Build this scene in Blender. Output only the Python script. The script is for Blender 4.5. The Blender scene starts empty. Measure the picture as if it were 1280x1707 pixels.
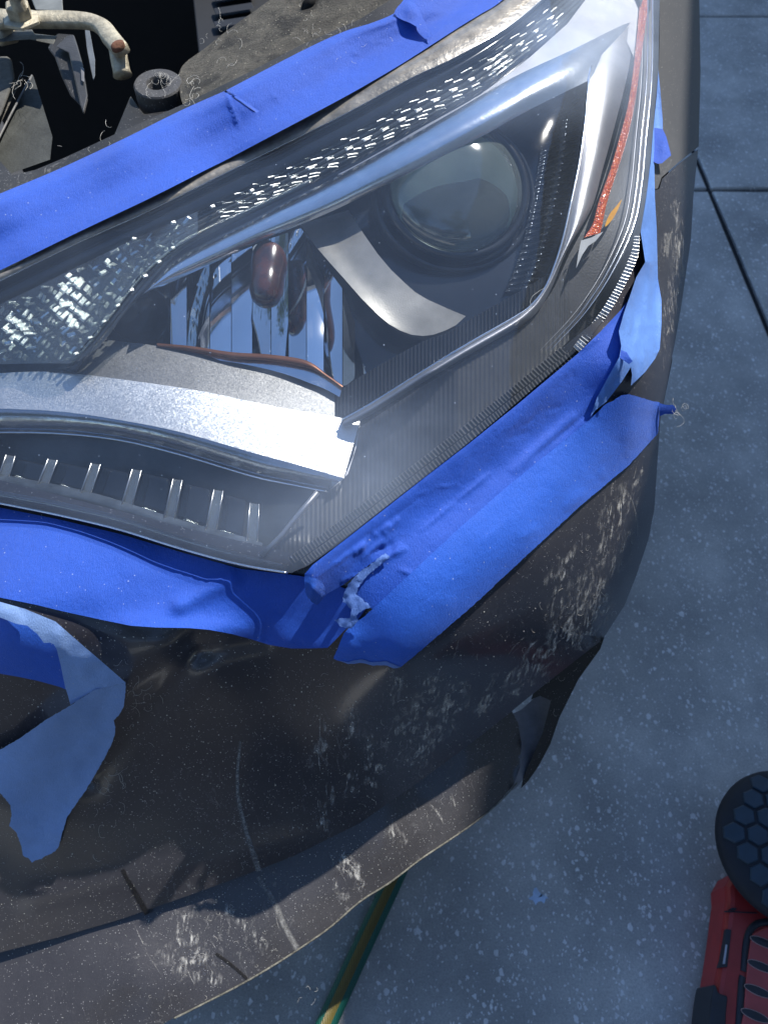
import bpy, bmesh, math, random
import numpy as np
from mathutils import Vector, Matrix
from mathutils.geometry import delaunay_2d_cdt
random.seed(7)
S = bpy.context.scene
COL = S.collection

# ------------------------------------------------------------------ camera, sky, sun, exposure
F = 1285.0
PITCH = math.radians(55)
CAMZ = 1.26
cam_d = bpy.data.cameras.new('camera')
cam = bpy.data.objects.new('camera', cam_d); COL.objects.link(cam)
cam.location = (0, 0, CAMZ); cam.rotation_euler = (math.radians(90) - PITCH, 0, 0)
cam_d.sensor_fit = 'VERTICAL'; cam_d.sensor_height = 24.0; cam_d.lens = 24.0 * F / 1707.0
cam_d.clip_start = 0.02; cam_d.clip_end = 500
cam_d.dof.use_dof = True; cam_d.dof.focus_distance = 0.66; cam_d.dof.aperture_fstop = 7.0
S.camera = cam
S.render.resolution_x = 767; S.render.resolution_y = 1024

SUN = Vector((0.41, 0.40, 0.83)).normalized()
W = bpy.data.worlds.new('World'); S.world = W; W.use_nodes = True
wn = W.node_tree; bg = wn.nodes['Background']
sky = wn.nodes.new('ShaderNodeTexSky'); sky.sky_type = 'NISHITA'; sky.sun_disc = False
sky.sun_elevation = math.asin(SUN.z); sky.sun_rotation = math.atan2(SUN.x, SUN.y)
sky.air_density = 1.0; sky.dust_density = 0.0; sky.ozone_density = 3.6
wn.links.new(sky.outputs[0], bg.inputs[0]); bg.inputs[1].default_value = 0.15
sl = bpy.data.lights.new('sun', 'SUN'); sl.energy = 5.0; sl.angle = math.radians(0.5); sl.color = (1, .955, .88)
so = bpy.data.objects.new('sun', sl); COL.objects.link(so); so.location = (3, 1, 5)
so.rotation_euler = SUN.to_track_quat('Z', 'Y').to_euler()
S.view_settings.view_transform = 'Standard'; S.view_settings.look = 'None'
S.view_settings.exposure = 0.48; S.view_settings.gamma = 1; S.view_settings.use_curve_mapping = False
S.cycles.transparent_max_bounces = 24; S.cycles.max_bounces = 10

# ------------------------------------------------------------------ geometry helpers
FW = Vector((0, math.cos(PITCH), -math.sin(PITCH))); UP = Vector((0, math.sin(PITCH), math.cos(PITCH))); RT = Vector((1, 0, 0))
CAM = Vector((0, 0, CAMZ))
def ray(x, y): return FW + RT * ((x - 640) / F) + UP * ((853.5 - y) / F)
def P(x, y, d): return CAM + ray(x, y) * d
def dz(x, y, z): return (CAMZ - z) / -ray(x, y).z          # distance factor that reaches height z
def Pz(x, y, z): return P(x, y, dz(x, y, z))
def plane(x0, y0, d0, n):
    p0 = P(x0, y0, d0); n = Vector(n)
    c = (p0 - CAM).dot(n)
    return lambda x, y: c / ray(x, y).dot(n)
def half(x, y, d):
    v = (CAM - P(x, y, d)).normalized(); return (v + SUN).normalized()

def tps(pts):
    a = np.array(pts, float); X = a[:, :2] / 1000.0; n = len(a)
    def k(r2): return np.where(r2 > 1e-12, r2 * np.log(np.maximum(r2, 1e-12)) * .5, 0)
    D = ((X[:, None] - X[None]) ** 2).sum(-1)
    A = np.zeros((n + 3, n + 3)); A[:n, :n] = k(D) + np.eye(n) * 2e-4
    A[:n, n] = 1; A[:n, n+1:] = X; A[n, :n] = 1; A[n+1:, :n] = X.T
    w = np.linalg.solve(A, np.concatenate([a[:, 2], [0, 0, 0]]))
    def f(x, y):
        q = np.array((x, y)) / 1000.0
        r2 = ((X - q) ** 2).sum(1)
        return float(k(r2) @ w[:n] + w[n] + w[n+1] * q[0] + w[n+2] * q[1])
    return f

def zctl(l): return [(x, y, dz(x, y, z)) for x, y, z in l]
BODY = tps(zctl([(1098,0,.90),(1165,0,.87),(1090,320,.835),(1160,280,.79),(1050,600,.795),(1105,650,.745),(1135,510,.75),(1092,762,.688),
    (950,620,.785),(700,800,.750),(500,960,.713),(0,850,.712),(250,900,.712),(1080,900,.60),(887,917,.705),(1046,777,.700),(668,1108,.658),(600,1035,.688),(790,1008,.688),(850,850,.735),(973,838,.705),(500,1100,.640),
    (200,1050,.684),(0,1050,.690),(300,1110,.655),(1000,1060,.52),(850,1190,.43),(700,1300,.415),(500,1420,.40),(500,1250,.515),(250,1250,.535),(0,1250,.545),(700,1190,.54),
    (250,1500,.385),(0,1590,.365),(800,1100,.605),(950,1000,.608),(-200,1100,.60),(-200,1500,.42)]))
LENS = tps(zctl([(-60,470,.825),(0,455,.83),(400,258,.872),(836,0,.935),(1098,0,.912),(980,134,.912),(1086,230,.872),(1065,390,.845),(960,582,.806),(700,795,.768),
    (485,950,.732),(0,835,.73),(-60,825,.73),(250,893,.731),(550,550,.828),(750,350,.875),(300,700,.79),(200,450,.838),(1000,-100,.94)]))

def interp(tab):
    xs = [t[0] for t in tab]; ys = [t[1] for t in tab]
    return lambda x: float(np.interp(x, xs, ys))
def segdist(x, y, a):
    x0, y0, x1, y1 = a[:4]; dx, dy = x1-x0, y1-y0; L2 = dx*dx+dy*dy
    t = max(0, min(1, ((x-x0)*dx+(y-y0)*dy)/L2)); px, py = x0+t*dx, y0+t*dy
    return math.hypot(x-px, y-py), t
def wrinkles(lst):
    def f(x, y):
        s = 0
        for a in lst:
            r, t = segdist(x, y, a)
            if r < a[5]*4: s += a[4]*(math.exp(-(r/a[5])**2) if a[5] > 6 else math.exp(-1.3*r/a[5]))*(math.sin(math.pi*min(1, max(0, t)))**.5 if len(a) < 7 else 1)
        return s
    return f
_perm = [random.random() for _ in range(4096)]
def n2(x, y):
    xi, yi = math.floor(x), math.floor(y); fx, fy = x-xi, y-yi
    fx = fx*fx*(3-2*fx); fy = fy*fy*(3-2*fy)
    h = lambda a, b: _perm[(a*73+b*179) % 4096]
    return (h(xi,yi)*(1-fx)+h(xi+1,yi)*fx)*(1-fy)+(h(xi,yi+1)*(1-fx)+h(xi+1,yi+1)*fx)*fy - .5

def cr(pts, n):                                            # Catmull-Rom resample by arc length
    p = np.array(pts, float); d = np.r_[0, np.cumsum(np.hypot(*np.diff(p, axis=0).T))]
    q = np.vstack([2*p[0]-p[1], p, 2*p[-1]-p[-2]]); out = []
    for s in np.linspace(0, d[-1], n):
        i = min(len(p)-2, max(0, int(np.searchsorted(d, s, 'right')-1))); t = (s-d[i])/(d[i+1]-d[i])
        a, b, c, e = q[i], q[i+1], q[i+2], q[i+3]
        out.append(.5*((2*b)+(-a+c)*t+(2*a-5*b+4*c-e)*t*t+(-a+3*b-3*c+e)*t**3))
    return [tuple(o) for o in out]
def smooth_closed(pts, step=6):
    out = []; n = len(pts)
    for i in range(n):
        a, b, c, e = [np.array(pts[(i+k-1) % n], float) for k in range(4)]
        m = max(1, int(np.hypot(*(c-b))/step))
        for j in range(m):
            t = j/m; out.append(tuple(.5*((2*b)+(-a+c)*t+(2*a-5*b+4*c-e)*t*t+(-a+3*b-3*c+e)*t**3)))
    return out
def dens(pts, step=6, jag=0):
    out = []; n = len(pts)
    for i in range(n):
        a = np.array(pts[i], float); b = np.array(pts[(i+1) % n], float); L = np.hypot(*(b-a)); m = max(1, int(L/step))
        for j in range(m):
            p = a+(b-a)*j/m
            if jag and j: p = p+np.array([random.uniform(-jag, jag), random.uniform(-jag, jag)])
            out.append(tuple(p))
    return out
def inside(x, y, poly):
    c = False; j = len(poly)-1
    for i in range(len(poly)):
        xi, yi = poly[i]; xj, yj = poly[j]
        if (yi > y) != (yj > y) and x < (xj-xi)*(y-yi)/(yj-yi)+xi: c = not c
        j = i
    return c

def put(name, verts, faces, m, parent=None, smooth=True, attr=None, tag=None, mats=None, fmat=None):
    verts = [Vector(v) for v in verts]
    if parent is not None:
        o0 = parent; off = Vector((0, 0, 0))
        while o0 is not None: off += o0.location; o0 = o0.parent
        loc = Vector((0, 0, 0))
    else:
        lo = Vector([min(v[i] for v in verts) for i in range(3)]); hi = Vector([max(v[i] for v in verts) for i in range(3)])
        loc = Vector(((lo.x+hi.x)/2, (lo.y+hi.y)/2, lo.z)); off = loc
    me = bpy.data.meshes.new(name)
    me.from_pydata([v-off for v in verts], [], faces)
    me.validate()
    if isinstance(m, (list, tuple)):
        for q in m: me.materials.append(q)
        if fmat:
            for p, i in zip(me.polygons, fmat): p.material_index = i
    else: me.materials.append(m)
    if smooth: me.polygons.foreach_set('use_smooth', [True]*len(me.polygons))
    if attr:
        a = me.attributes.new('dirt_or_glare', 'FLOAT', 'POINT'); a.data.foreach_set('value', attr)
    me.update()
    o = bpy.data.objects.new(name, me); COL.objects.link(o); o.location = loc
    if parent is not None: o.parent = parent
    if tag: settag(o, **tag)
    return o
def settag(o, label=None, category=None, group=None, kind=None):
    for k, v in (('label', label), ('category', category), ('group', group), ('kind', kind)):
        if v: o[k] = v

def shell(name, pts, tris, dfn, m, parent, thick, attrf=None, **kw):
    """front skin at its distance, back skin thick behind it along the surface, joined by a wall"""
    n = len(pts)
    fr = [P(x, y, dfn(x, y)) for x, y in pts]
    vs = list(fr); fs = [tuple(t) for t in tris]
    at = [attrf(x, y) for x, y in pts] if attrf else None
    if thick:
        back = [P(x, y, dfn(x, y)+thick) for x, y in pts]
        vs += back; fs += [tuple(i+n for i in reversed(t)) for t in tris]
        cnt = {}
        for t in tris:
            for k in range(len(t)):
                e = (t[k], t[(k+1) % len(t)]); cnt[e] = 1
        bd = [e for e in cnt if (e[1], e[0]) not in cnt]
        mp = {}
        for e in bd:
            for i in e:
                if i not in mp:
                    mp[i] = len(vs); vs += [fr[i], back[i]]
        for a, b in bd: fs.append((mp[a], mp[a]+1, mp[b]+1, mp[b]))
        if at: at = at+at+[0]*(len(vs)-2*n); 
        if at and attrf:
            for i, k in mp.items(): at[k] = at[k+1] = at[i]
    return put(name, vs, fs, m, parent, attr=at, **kw)

def sheet(name, poly, dfn, m, parent=None, step=10, thick=.001, smooth=True, bstep=5, jag=0, attrf=None, **kw):
    b = smooth_closed(poly, bstep) if smooth else dens(poly, bstep, jag); nb_ = np.array(b)
    xs = [p[0] for p in b]; ys = [p[1] for p in b]; pts = list(b)
    y = min(ys)+step/2; r = 0
    while y < max(ys):
        x = min(xs)+(step/2 if r % 2 else 0)
        while x < max(xs):
            if inside(x, y, b) and ((nb_-(x, y))**2).sum(1).min() > (step*.45)**2: pts.append((x, y))
            x += step
        y += step*.87; r += 1
    n = len(b)
    res = delaunay_2d_cdt([Vector(p) for p in pts], [], [list(range(n))], 1, 1e-6)
    vv = [(v.x, v.y) for v in res[0]]
    tris = []
    for f in res[2]:
        a = sum(vv[f[i]][0]*vv[f[(i+1) % len(f)]][1]-vv[f[(i+1) % len(f)]][0]*vv[f[i]][1] for i in range(len(f)))
        tris.append(tuple(f) if a < 0 else tuple(reversed(f)))
    return shell(name, vv, tris, dfn, m, parent, thick, attrf, **kw)

def grid(name, g, m, parent, thick=0, **kw):
    """g[i][j] = (x, y, d)"""
    n, mm = len(g), len(g[0]); flat = [q for r in g for q in r]
    tris = [(i*mm+j, i*mm+j+1, (i+1)*mm+j+1, (i+1)*mm+j) for i in range(n-1) for j in range(mm-1)]
    idx = {(q[0], q[1]): q[2] for q in flat}
    a = g[0][0]; b = g[0][1] if g[0][1][:2] != a[:2] else g[1][1]; c = g[1][0]
    q00, q01, q10 = g[n//2-1][0], g[n//2-1][mm-1], g[n//2][0]
    cross = (q01[0]-q00[0])*(q10[1]-q00[1])-(q01[1]-q00[1])*(q10[0]-q00[0])
    if cross > 0: tris = [tuple(reversed(t)) for t in tris]
    fr = [P(*q) for q in flat]; vs = list(fr); fs = list(tris); N = len(flat)
    if thick:
        back = [P(q[0], q[1], q[2]+thick) for q in flat]
        vs += back; fs += [tuple(i+N for i in reversed(t)) for t in tris]
        es = {(t[k], t[(k+1) % 4]) for t in tris for k in range(4)}
        mp = {}
        for e in es:
            if (e[1], e[0]) in es: continue
            for i in e:
                if i not in mp: mp[i] = len(vs); vs += [fr[i], back[i]]
            a, b = e; fs.append((mp[a], mp[a]+1, mp[b]+1, mp[b]))
    return put(name, vs, fs, m, parent, **kw)
def band(name, A, B, dfn, m, parent=None, n=60, k=8, thick=.001, **kw):
    a = cr(A, n); b = cr(B, n); g = []
    for i in range(n):
        r = []
        for j in range(k):
            t = j/(k-1); x = a[i][0]*(1-t)+b[i][0]*t; y = a[i][1]*(1-t)+b[i][1]*t
            r.append((x, y, dfn(x, y, i/(n-1), t)))
        g.append(r)
    return grid(name, g, m, parent, thick, **kw)
def vband(name, x0, x1, step, yA, yB, dfn, m, parent=None, k=8, thick=0, **kw):
    g = []; n = int((x1-x0)/step)+1
    for i in range(n):
        x = x0+(x1-x0)*i/(n-1); a, b = yA(x), yB(x)
        g.append([(x, a+(b-a)*j/(k-1), dfn(x, a+(b-a)*j/(k-1))) for j in range(k)])
    return grid(name, g, m, parent, thick, **kw)
def prism(name, poly, dfn, thick, m, parent, bevel=.002, seg=2, **kw):
    n = len(poly); fr = [P(x, y, dfn(x, y)) for x, y in poly]; bk = [P(x, y, dfn(x, y)+thick) for x, y in poly]
    a = sum(poly[i][0]*poly[(i+1) % n][1]-poly[(i+1) % n][0]*poly[i][1] for i in range(n))
    f = list(range(n)); sides = [(i, (i+1) % n, (i+1) % n+n, i+n) for i in range(n)]
    if a > 0: f = f[::-1]
    else: sides = [tuple(reversed(q)) for q in sides]
    o = put(name, fr+bk, [tuple(f), tuple(i+n for i in reversed(f))]+sides, m, parent, smooth=False, **kw)
    if bevel:
        b = o.modifiers.new('bevel', 'BEVEL'); b.width = bevel; b.segments = seg; b.limit_method = 'ANGLE'
    return o
def tube_geo(path, r, seg=8, caps=True):
    vs = []; fs = []; n = len(path); path = [Vector(p) for p in path]
    rr = r if callable(r) else (lambda t: r); up = None
    for i, p in enumerate(path):
        t = (path[min(i+1, n-1)]-path[max(i-1, 0)]).normalized()
        if up is None: up = t.orthogonal().normalized()
        up = (up-t*up.dot(t)).normalized(); s = t.cross(up)
        for k in range(seg):
            a = 2*math.pi*k/seg; vs.append(p+(up*math.cos(a)+s*math.sin(a))*rr(i/(n-1)))
    for i in range(n-1):
        for k in range(seg):
            a, b = i*seg+k, i*seg+(k+1) % seg; fs.append((a, b, b+seg, a+seg))
    if caps: fs += [tuple(reversed(range(seg))), tuple(range((n-1)*seg, n*seg))]
    return vs, fs
def join(parts):
    vs = []; fs = []
    for v, f in parts:
        k = len(vs); vs += v; fs += [tuple(i+k for i in q) for q in f]
    return vs, fs
def lathe_geo(c, axis, prof, seg=40, sx=1, sy=1, up=None):
    axis = Vector(axis).normalized(); u = Vector(up).normalized() if up else axis.orthogonal().normalized()
    u = (u-axis*u.dot(axis)).normalized(); v = axis.cross(u); vs = []; fs = []; n = len(prof)
    for r, h in prof:
        for k in range(seg):
            a = 2*math.pi*k/seg; vs.append(Vector(c)+axis*h+u*(r*math.cos(a)*sx)+v*(r*math.sin(a)*sy))
    for i in range(n-1):
        for k in range(seg):
            a, b = i*seg+k, i*seg+(k+1) % seg; fs.append((a, b, b+seg, a+seg))
    return vs, fs

# ------------------------------------------------------------------ materials
class NT:
    def __init__(s, name):
        s.m = bpy.data.materials.new(name); s.m.use_nodes = True; s.t = s.m.node_tree
        s.b = s.t.nodes['Principled BSDF']; s.out = s.t.nodes['Material Output']
        s.tc = s.t.nodes.new('ShaderNodeTexCoord')
    def n(s, typ, **kw):
        o = s.t.nodes.new(typ)
        for k, v in kw.items():
            if k in o.inputs.keys() if isinstance(k, str) else False: pass
            setattr(o, k, v)
        return o
    def l(s, a, b): s.t.links.new(a, b)
    def map(s, scale=(1, 1, 1), rot=(0, 0, 0)):
        m = s.n('ShaderNodeMapping'); m.inputs['Scale'].default_value = scale; m.inputs['Rotation'].default_value = rot
        s.l(s.tc.outputs['Object'], m.inputs[0]); return m.outputs[0]
    def noise(s, sc, vec=None, det=4, rough=.6, dist=0):
        o = s.n('ShaderNodeTexNoise'); o.inputs['Scale'].default_value = sc; o.inputs['Detail'].default_value = det
        o.inputs['Roughness'].default_value = rough; o.inputs['Distortion'].default_value = dist
        s.l(vec or s.tc.outputs['Object'], o.inputs['Vector']); return o.outputs['Fac']
    def ramp(s, v, stops):
        o = s.n('ShaderNodeValToRGB'); e = o.color_ramp.elements
        while len(e) < len(stops): e.new(.5)
        for q, (p, c) in zip(e, stops): q.position = p; q.color = (c, c, c, 1) if not hasattr(c, '__len__') else (*c, 1)
        s.l(v, o.inputs[0]); return o.outputs[0]
    def vor(s, sc, vec=None, feat='F1', out='Distance', rnd=1):
        o = s.n('ShaderNodeTexVoronoi'); o.feature = feat; o.inputs['Scale'].default_value = sc; o.inputs['Randomness'].default_value = rnd
        s.l(vec or s.tc.outputs['Object'], o.inputs['Vector']); return o.outputs[out]
    def math(s, op, a, b=None, clamp=False):
        o = s.n('ShaderNodeMath'); o.operation = op; o.use_clamp = clamp
        for i, v in enumerate((a, b)):
            if v is None: continue
            if isinstance(v, (int, float)): o.inputs[i].default_value = v
            else: s.l(v, o.inputs[i])
        return o.outputs[0]
    def mix(s, f, a, b):
        o = s.n('ShaderNodeMix'); o.data_type = 'RGBA'
        if isinstance(f, (int, float)): o.inputs[0].default_value = f
        else: s.l(f, o.inputs[0])
        for i, v in ((6, a), (7, b)):
            if isinstance(v, (tuple, list)): o.inputs[i].default_value = (*v, 1)
            else: s.l(v, o.inputs[i])
        return o.outputs[2]
    def bump(s, h, dist, st=1, prev=None):
        o = s.n('ShaderNodeBump'); o.inputs['Distance'].default_value = dist; o.inputs['Strength'].default_value = st
        s.l(h, o.inputs['Height'])
        if prev: s.l(prev, o.inputs['Normal'])
        s.l(o.outputs[0], s.b.inputs['Normal']); return o.outputs[0]
    def set(s, **kw):
        nm = dict(col='Base Color', rough='Roughness', metal='Metallic', coat='Coat Weight', coatr='Coat Roughness', spec='Specular IOR Level', alpha='Alpha',
                  sheen='Sheen Weight', trans='Transmission Weight', ior='IOR', aniso='Anisotropic')
        for k, v in kw.items():
            i = s.b.inputs[nm[k]]
            if isinstance(v, (int, float)): i.default_value = v
            elif isinstance(v, tuple): i.default_value = (*v, 1)
            else: s.l(v, i)
        return s
    def specks(s, sc, thr, vec=None, dens=.5):
        """sparse little grains: white where a random cell is chosen and the point is near its centre"""
        o = s.n('ShaderNodeTexVoronoi'); o.inputs['Scale'].default_value = sc
        s.l(vec or s.tc.outputs['Object'], o.inputs['Vector'])
        c = s.n('ShaderNodeSeparateColor'); s.l(o.outputs['Color'], c.inputs[0])
        r = s.math('MULTIPLY', s.math('SUBTRACT', c.outputs[0], 1-dens), thr/dens)
        return s.ramp(s.math('SUBTRACT', r, o.outputs['Distance']), [(0, 0), (.06, 1)])

def simple(name, col, rough=.5, metal=0, bump=None, var=.25, nsc=40, **kw):
    t = NT(name); n = t.noise(nsc, det=6)
    c = t.mix(t.ramp(n, [(.3, 0), (.7, 1)]), tuple(q*(1-var) for q in col), tuple(min(1, q*(1+var)) for q in col))
    t.set(col=c, rough=rough, metal=metal, **kw)
    if bump: t.bump(t.noise(bump[0], det=5), bump[1])
    return t.m

def dusty(name, col, rough, amt=1.0, metal=0, coat=.3, dustcol=(.44, .44, .46), bumpd=0):
    """surface with settled dust, lint grains and dried drip marks driven by the dirt attribute"""
    t = NT(name)
    at = t.n('ShaderNodeAttribute'); at.attribute_name = 'dirt_or_glare'; D = at.outputs['Fac']
    film = t.ramp(t.noise(22, det=8, rough=.65), [(.35, .0), (.75, 1)])
    fine = t.ramp(t.noise(900, det=2), [(.45, 0), (.75, 1)])
    sp = t.specks(300, .22, dens=.10); sp2 = t.specks(750, .40, dens=.22)
    mp = t.map((95, 60, 15), (.25, .30, .35))
    dw = t.noise(1.0, mp, det=9, rough=.66, dist=2.6)
    drip = t.ramp(dw, [(.575, 0), (.62, .75), (.66, .1), (.72, .8)])
    drip = t.math('MULTIPLY', drip, t.ramp(t.noise(15, det=4), [(.48, 0), (.64, 1)]))
    drip = t.math('MULTIPLY', drip, t.ramp(t.noise(420, det=4, rough=.7), [(.35, .25), (.6, 1)]))
    drip = t.math('MULTIPLY', drip, D)
    base = t.math('ADD', .004*amt, t.math('MULTIPLY', film, t.math('ADD', .005*amt, t.math('MULTIPLY', D, .05))))
    base = t.math('ADD', base, t.math('MULTIPLY', fine, t.math('ADD', .005*amt, t.math('MULTIPLY', D, .07))))
    fac = t.math('ADD', base, t.math('MULTIPLY', drip, .9), True)
    fac = t.math('MAXIMUM', fac, t.math('MULTIPLY', t.math('ADD', sp, t.math('MULTIPLY', sp2, .8)), .85*min(1, amt)), True)
    t.set(col=t.mix(fac, col, dustcol), rough=t.ramp(fac, [(0, rough), (.5, .8)]), metal=metal, coat=t.math('MULTIPLY', t.math('SUBTRACT', 1, fac, True), coat), coatr=.12)
    t.bump(t.math('ADD', fac, t.math('MULTIPLY', t.noise(60), .1)), .0006+bumpd)
    return t.m

def tape_mat(name, col, lift=.1):
    t = NT(name)
    crepe = t.noise(1.0, t.map((900, 260, 500), (.3, .2, .75)), det=4, rough=.7)
    grain = t.noise(1600, det=3, rough=.8)
    blot = t.noise(26, det=6, rough=.65)
    dark = tuple(q*.82 for q in col); lite = tuple(min(1, q*1.14+lift*.10) for q in col)
    c = t.mix(t.ramp(blot, [(.3, 0), (.72, 1)]), dark, col)
    c = t.mix(t.math('MULTIPLY', t.ramp(grain, [(.42, 0), (.72, 1)]), .75), c, lite)
    c = t.mix(t.math('MULTIPLY', t.ramp(t.noise(170, det=5, rough=.75), [(.4, 0), (.7, 1)]), .4), c, dark)
    c = t.mix(t.math('MULTIPLY', t.specks(420, .3, dens=.06), .5), c, (.5, .55, .65))
    t.set(col=c, rough=.5, spec=.32, sheen=.12)
    nb = t.bump(t.math('ADD', t.math('MULTIPLY', crepe, .6), t.math('MULTIPLY', grain, .4)), .0011)
    t.bump(t.noise(70, det=3), .0012, .6, nb)
    return t.m
TAPE = tape_mat('blue_tape', (.014, .088, .52))
TAPE2 = tape_mat('blue_tape_fresh', (.017, .115, .61))
TAPEL = tape_mat('tape_pale_back', (.105, .26, .70), .5)
TAPEU = tape_mat('tape_adhesive_side', (.23, .38, .72), .5)
TORN = tape_mat('tape_torn_paper', (.10, .21, .58), .3)

def flakes(name, col, rough, fl=.35, sc=1500, metal=1.0, haze=0):
    t = NT(name)
    o = t.n('ShaderNodeTexVoronoi'); o.inputs['Scale'].default_value = sc; t.l(t.tc.outputs['Object'], o.inputs['Vector'])
    sub = t.n('ShaderNodeVectorMath'); sub.operation = 'SUBTRACT'; t.l(o.outputs['Color'], sub.inputs[0]); sub.inputs[1].default_value = (.5, .5, .5)
    sc_ = t.n('ShaderNodeVectorMath'); sc_.operation = 'SCALE'; t.l(sub.outputs[0], sc_.inputs[0]); sc_.inputs['Scale'].default_value = fl
    g = t.n('ShaderNodeNewGeometry'); ad = t.n('ShaderNodeVectorMath'); ad.operation = 'ADD'
    t.l(g.outputs['Normal'], ad.inputs[0]); t.l(sc_.outputs[0], ad.inputs[1])
    no = t.n('ShaderNodeVectorMath'); no.operation = 'NORMALIZE'; t.l(ad.outputs[0], no.inputs[0]); t.l(no.outputs[0], t.b.inputs['Normal'])
    c = t.mix(t.ramp(t.noise(30, det=5), [(.3, 0), (.7, 1)]), tuple(q*.85 for q in col), col)
    t.set(col=c, rough=rough, metal=metal)
    return t.m

def clear(name, tint=(.96, .97, .98), haze=.05, hcol=(.8, .85, .9), rough=.03, scratch=True, refl=1.0):
    """clear plastic: fresnel mix of see-through and mirror, plus a milky film of wear and painted glare"""
    t = NT(name); t.t.nodes.remove(t.b)
    lw = t.n('ShaderNodeLayerWeight'); lw.inputs['Blend'].default_value = .5
    frv = t.math('ADD', .042, t.math('MULTIPLY', t.math('POWER', lw.outputs['Facing'], 5.0), .95))
    tr = t.n('ShaderNodeBsdfTransparent'); tr.inputs[0].default_value = (*tint, 1)
    gl = t.n('ShaderNodeBsdfGlossy'); gl.inputs['Roughness'].default_value = rough
    df = t.n('ShaderNodeBsdfDiffuse'); df.inputs[0].default_value = (*hcol, 1)
    m1 = t.n('ShaderNodeMixShader'); t.l(t.math('MULTIPLY', frv, refl, True), m1.inputs[0]); t.l(tr.outputs[0], m1.inputs[1]); t.l(gl.outputs[0], m1.inputs[2])
    m2 = t.n('ShaderNodeMixShader')
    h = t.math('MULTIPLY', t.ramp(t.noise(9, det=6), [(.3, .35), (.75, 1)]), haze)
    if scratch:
        wa = t.n('ShaderNodeAttribute'); wa.attribute_name = 'dirt_or_glare'; h = t.math('MULTIPLY', h, t.math('ADD', .6, t.math('MULTIPLY', wa.outputs['Fac'], 6.5)))  # on the lens this attribute thickens the haze as painted glare
    if scratch:
        s1 = t.ramp(t.noise(1, t.map((26, 900, 260), (.2, .5, .6)), det=3, rough=.7), [(.62, 0), (.72, 1)])
        s1 = t.math('MULTIPLY', s1, t.ramp(t.noise(11, det=3), [(.5, 0), (.68, 1)]))
        h = t.math('ADD', h, t.math('MULTIPLY', s1, haze*1.6))
        h = t.math('ADD', h, t.math('MULTIPLY', t.specks(260, .16, dens=.05), .5))
    t.l(h, m2.inputs[0]); t.l(m1.outputs[0], m2.inputs[1]); t.l(df.outputs[0], m2.inputs[2])
    t.l(m2.outputs[0], t.out.inputs[0])
    b = t.n('ShaderNodeBump'); b.inputs['Distance'].default_value = .0002; t.l(t.noise(35, det=2), b.inputs['Height'])
    t.l(b.outputs[0], gl.inputs['Normal'])
    return t.m

PAINT = dusty('grey_car_paint', (.032, .031, .039), .36, 1.0, 0, .6)
PAINTL = dusty('lower_bumper_plastic', (.030, .028, .031), .36, 1.2, 0, .5, bumpd=.0004)
BLKPL = dusty('dusty_black_plastic', (.012, .012, .013), .6, .7, 0, 0)
def grime():
    t = NT('grimy_support_plastic')
    a = t.ramp(t.noise(45, det=9, rough=.7, dist=.6), [(.33, 0), (.64, 1)]); b = t.ramp(t.noise(300, det=6, rough=.8), [(.35, 0), (.65, 1)])
    c = t.mix(a, (.04, .037, .032), (.17, .155, .125)); c = t.mix(t.math('MULTIPLY', b, .5), c, (.10, .09, .075))
    c = t.mix(t.ramp(t.noise(18, det=4), [(.56, 0), (.62, .85)]), c, (.030, .028, .026)); c = t.mix(t.specks(420, .35, dens=.3), c, (.4, .36, .28))
    t.set(col=c, rough=.85); t.bump(t.math('ADD', b, a), .0016); return t.m
GRIME = grime()
RUBBER = dusty('black_rubber', (.035, .035, .037), .6, 1.4, 0, 0)
VOID = simple('bay_shade_black', (.004, .004, .005), .9)  # near-black colour stands in for the shade deep in the bay
HOUSE = simple('black_glossy_housing', (.008, .010, .014), .16, 0, None, .2, 30, coat=.3)
HOUSEM = simple('black_satin_housing', (.022, .025, .030), .42, 0, (500, .0001), .3, 60)
CHROME = NT('chrome').set(col=(.80, .82, .85), rough=.05, metal=1).m
CHROMER = simple('chrome_soft', (.78, .81, .86), .2, 1, (30, .0006), .12, 25)
SATIN = simple('satin_silver', (.34, .34, .36), .42, .8, (700, .0002), .15, 30)
ARM = simple('satin_grey_arm', (.30, .29, .27), .45, .6, (900, .0002), .2, 35)
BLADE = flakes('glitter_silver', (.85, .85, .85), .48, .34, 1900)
BLADE_SHADE = flakes('glitter_shade_top', (.26, .26, .26), .5, .25, 2400)  # darker glitter copy: shade on the blade's top face put into the colour
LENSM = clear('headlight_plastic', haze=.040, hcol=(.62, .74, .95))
CLEARP = clear('inner_clear_plastic', (.80, .85, .87), .16, (.75, .8, .82), .10, False, 2.5)
CRYS = clear('crystal_plastic', (.90, .93, .92), .02, (.8, .82, .8), .15, False, 2.0)
ALU = simple('cast_aluminium', (.40, .36, .27), .55, .35, (260, .0012), .35, 110)
RUST = simple('rust', (.13, .055, .03), .9, 0, (400, .001), .4, 200)
LINT = simple('lint_fibre', (.62, .60, .55), .8)

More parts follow.
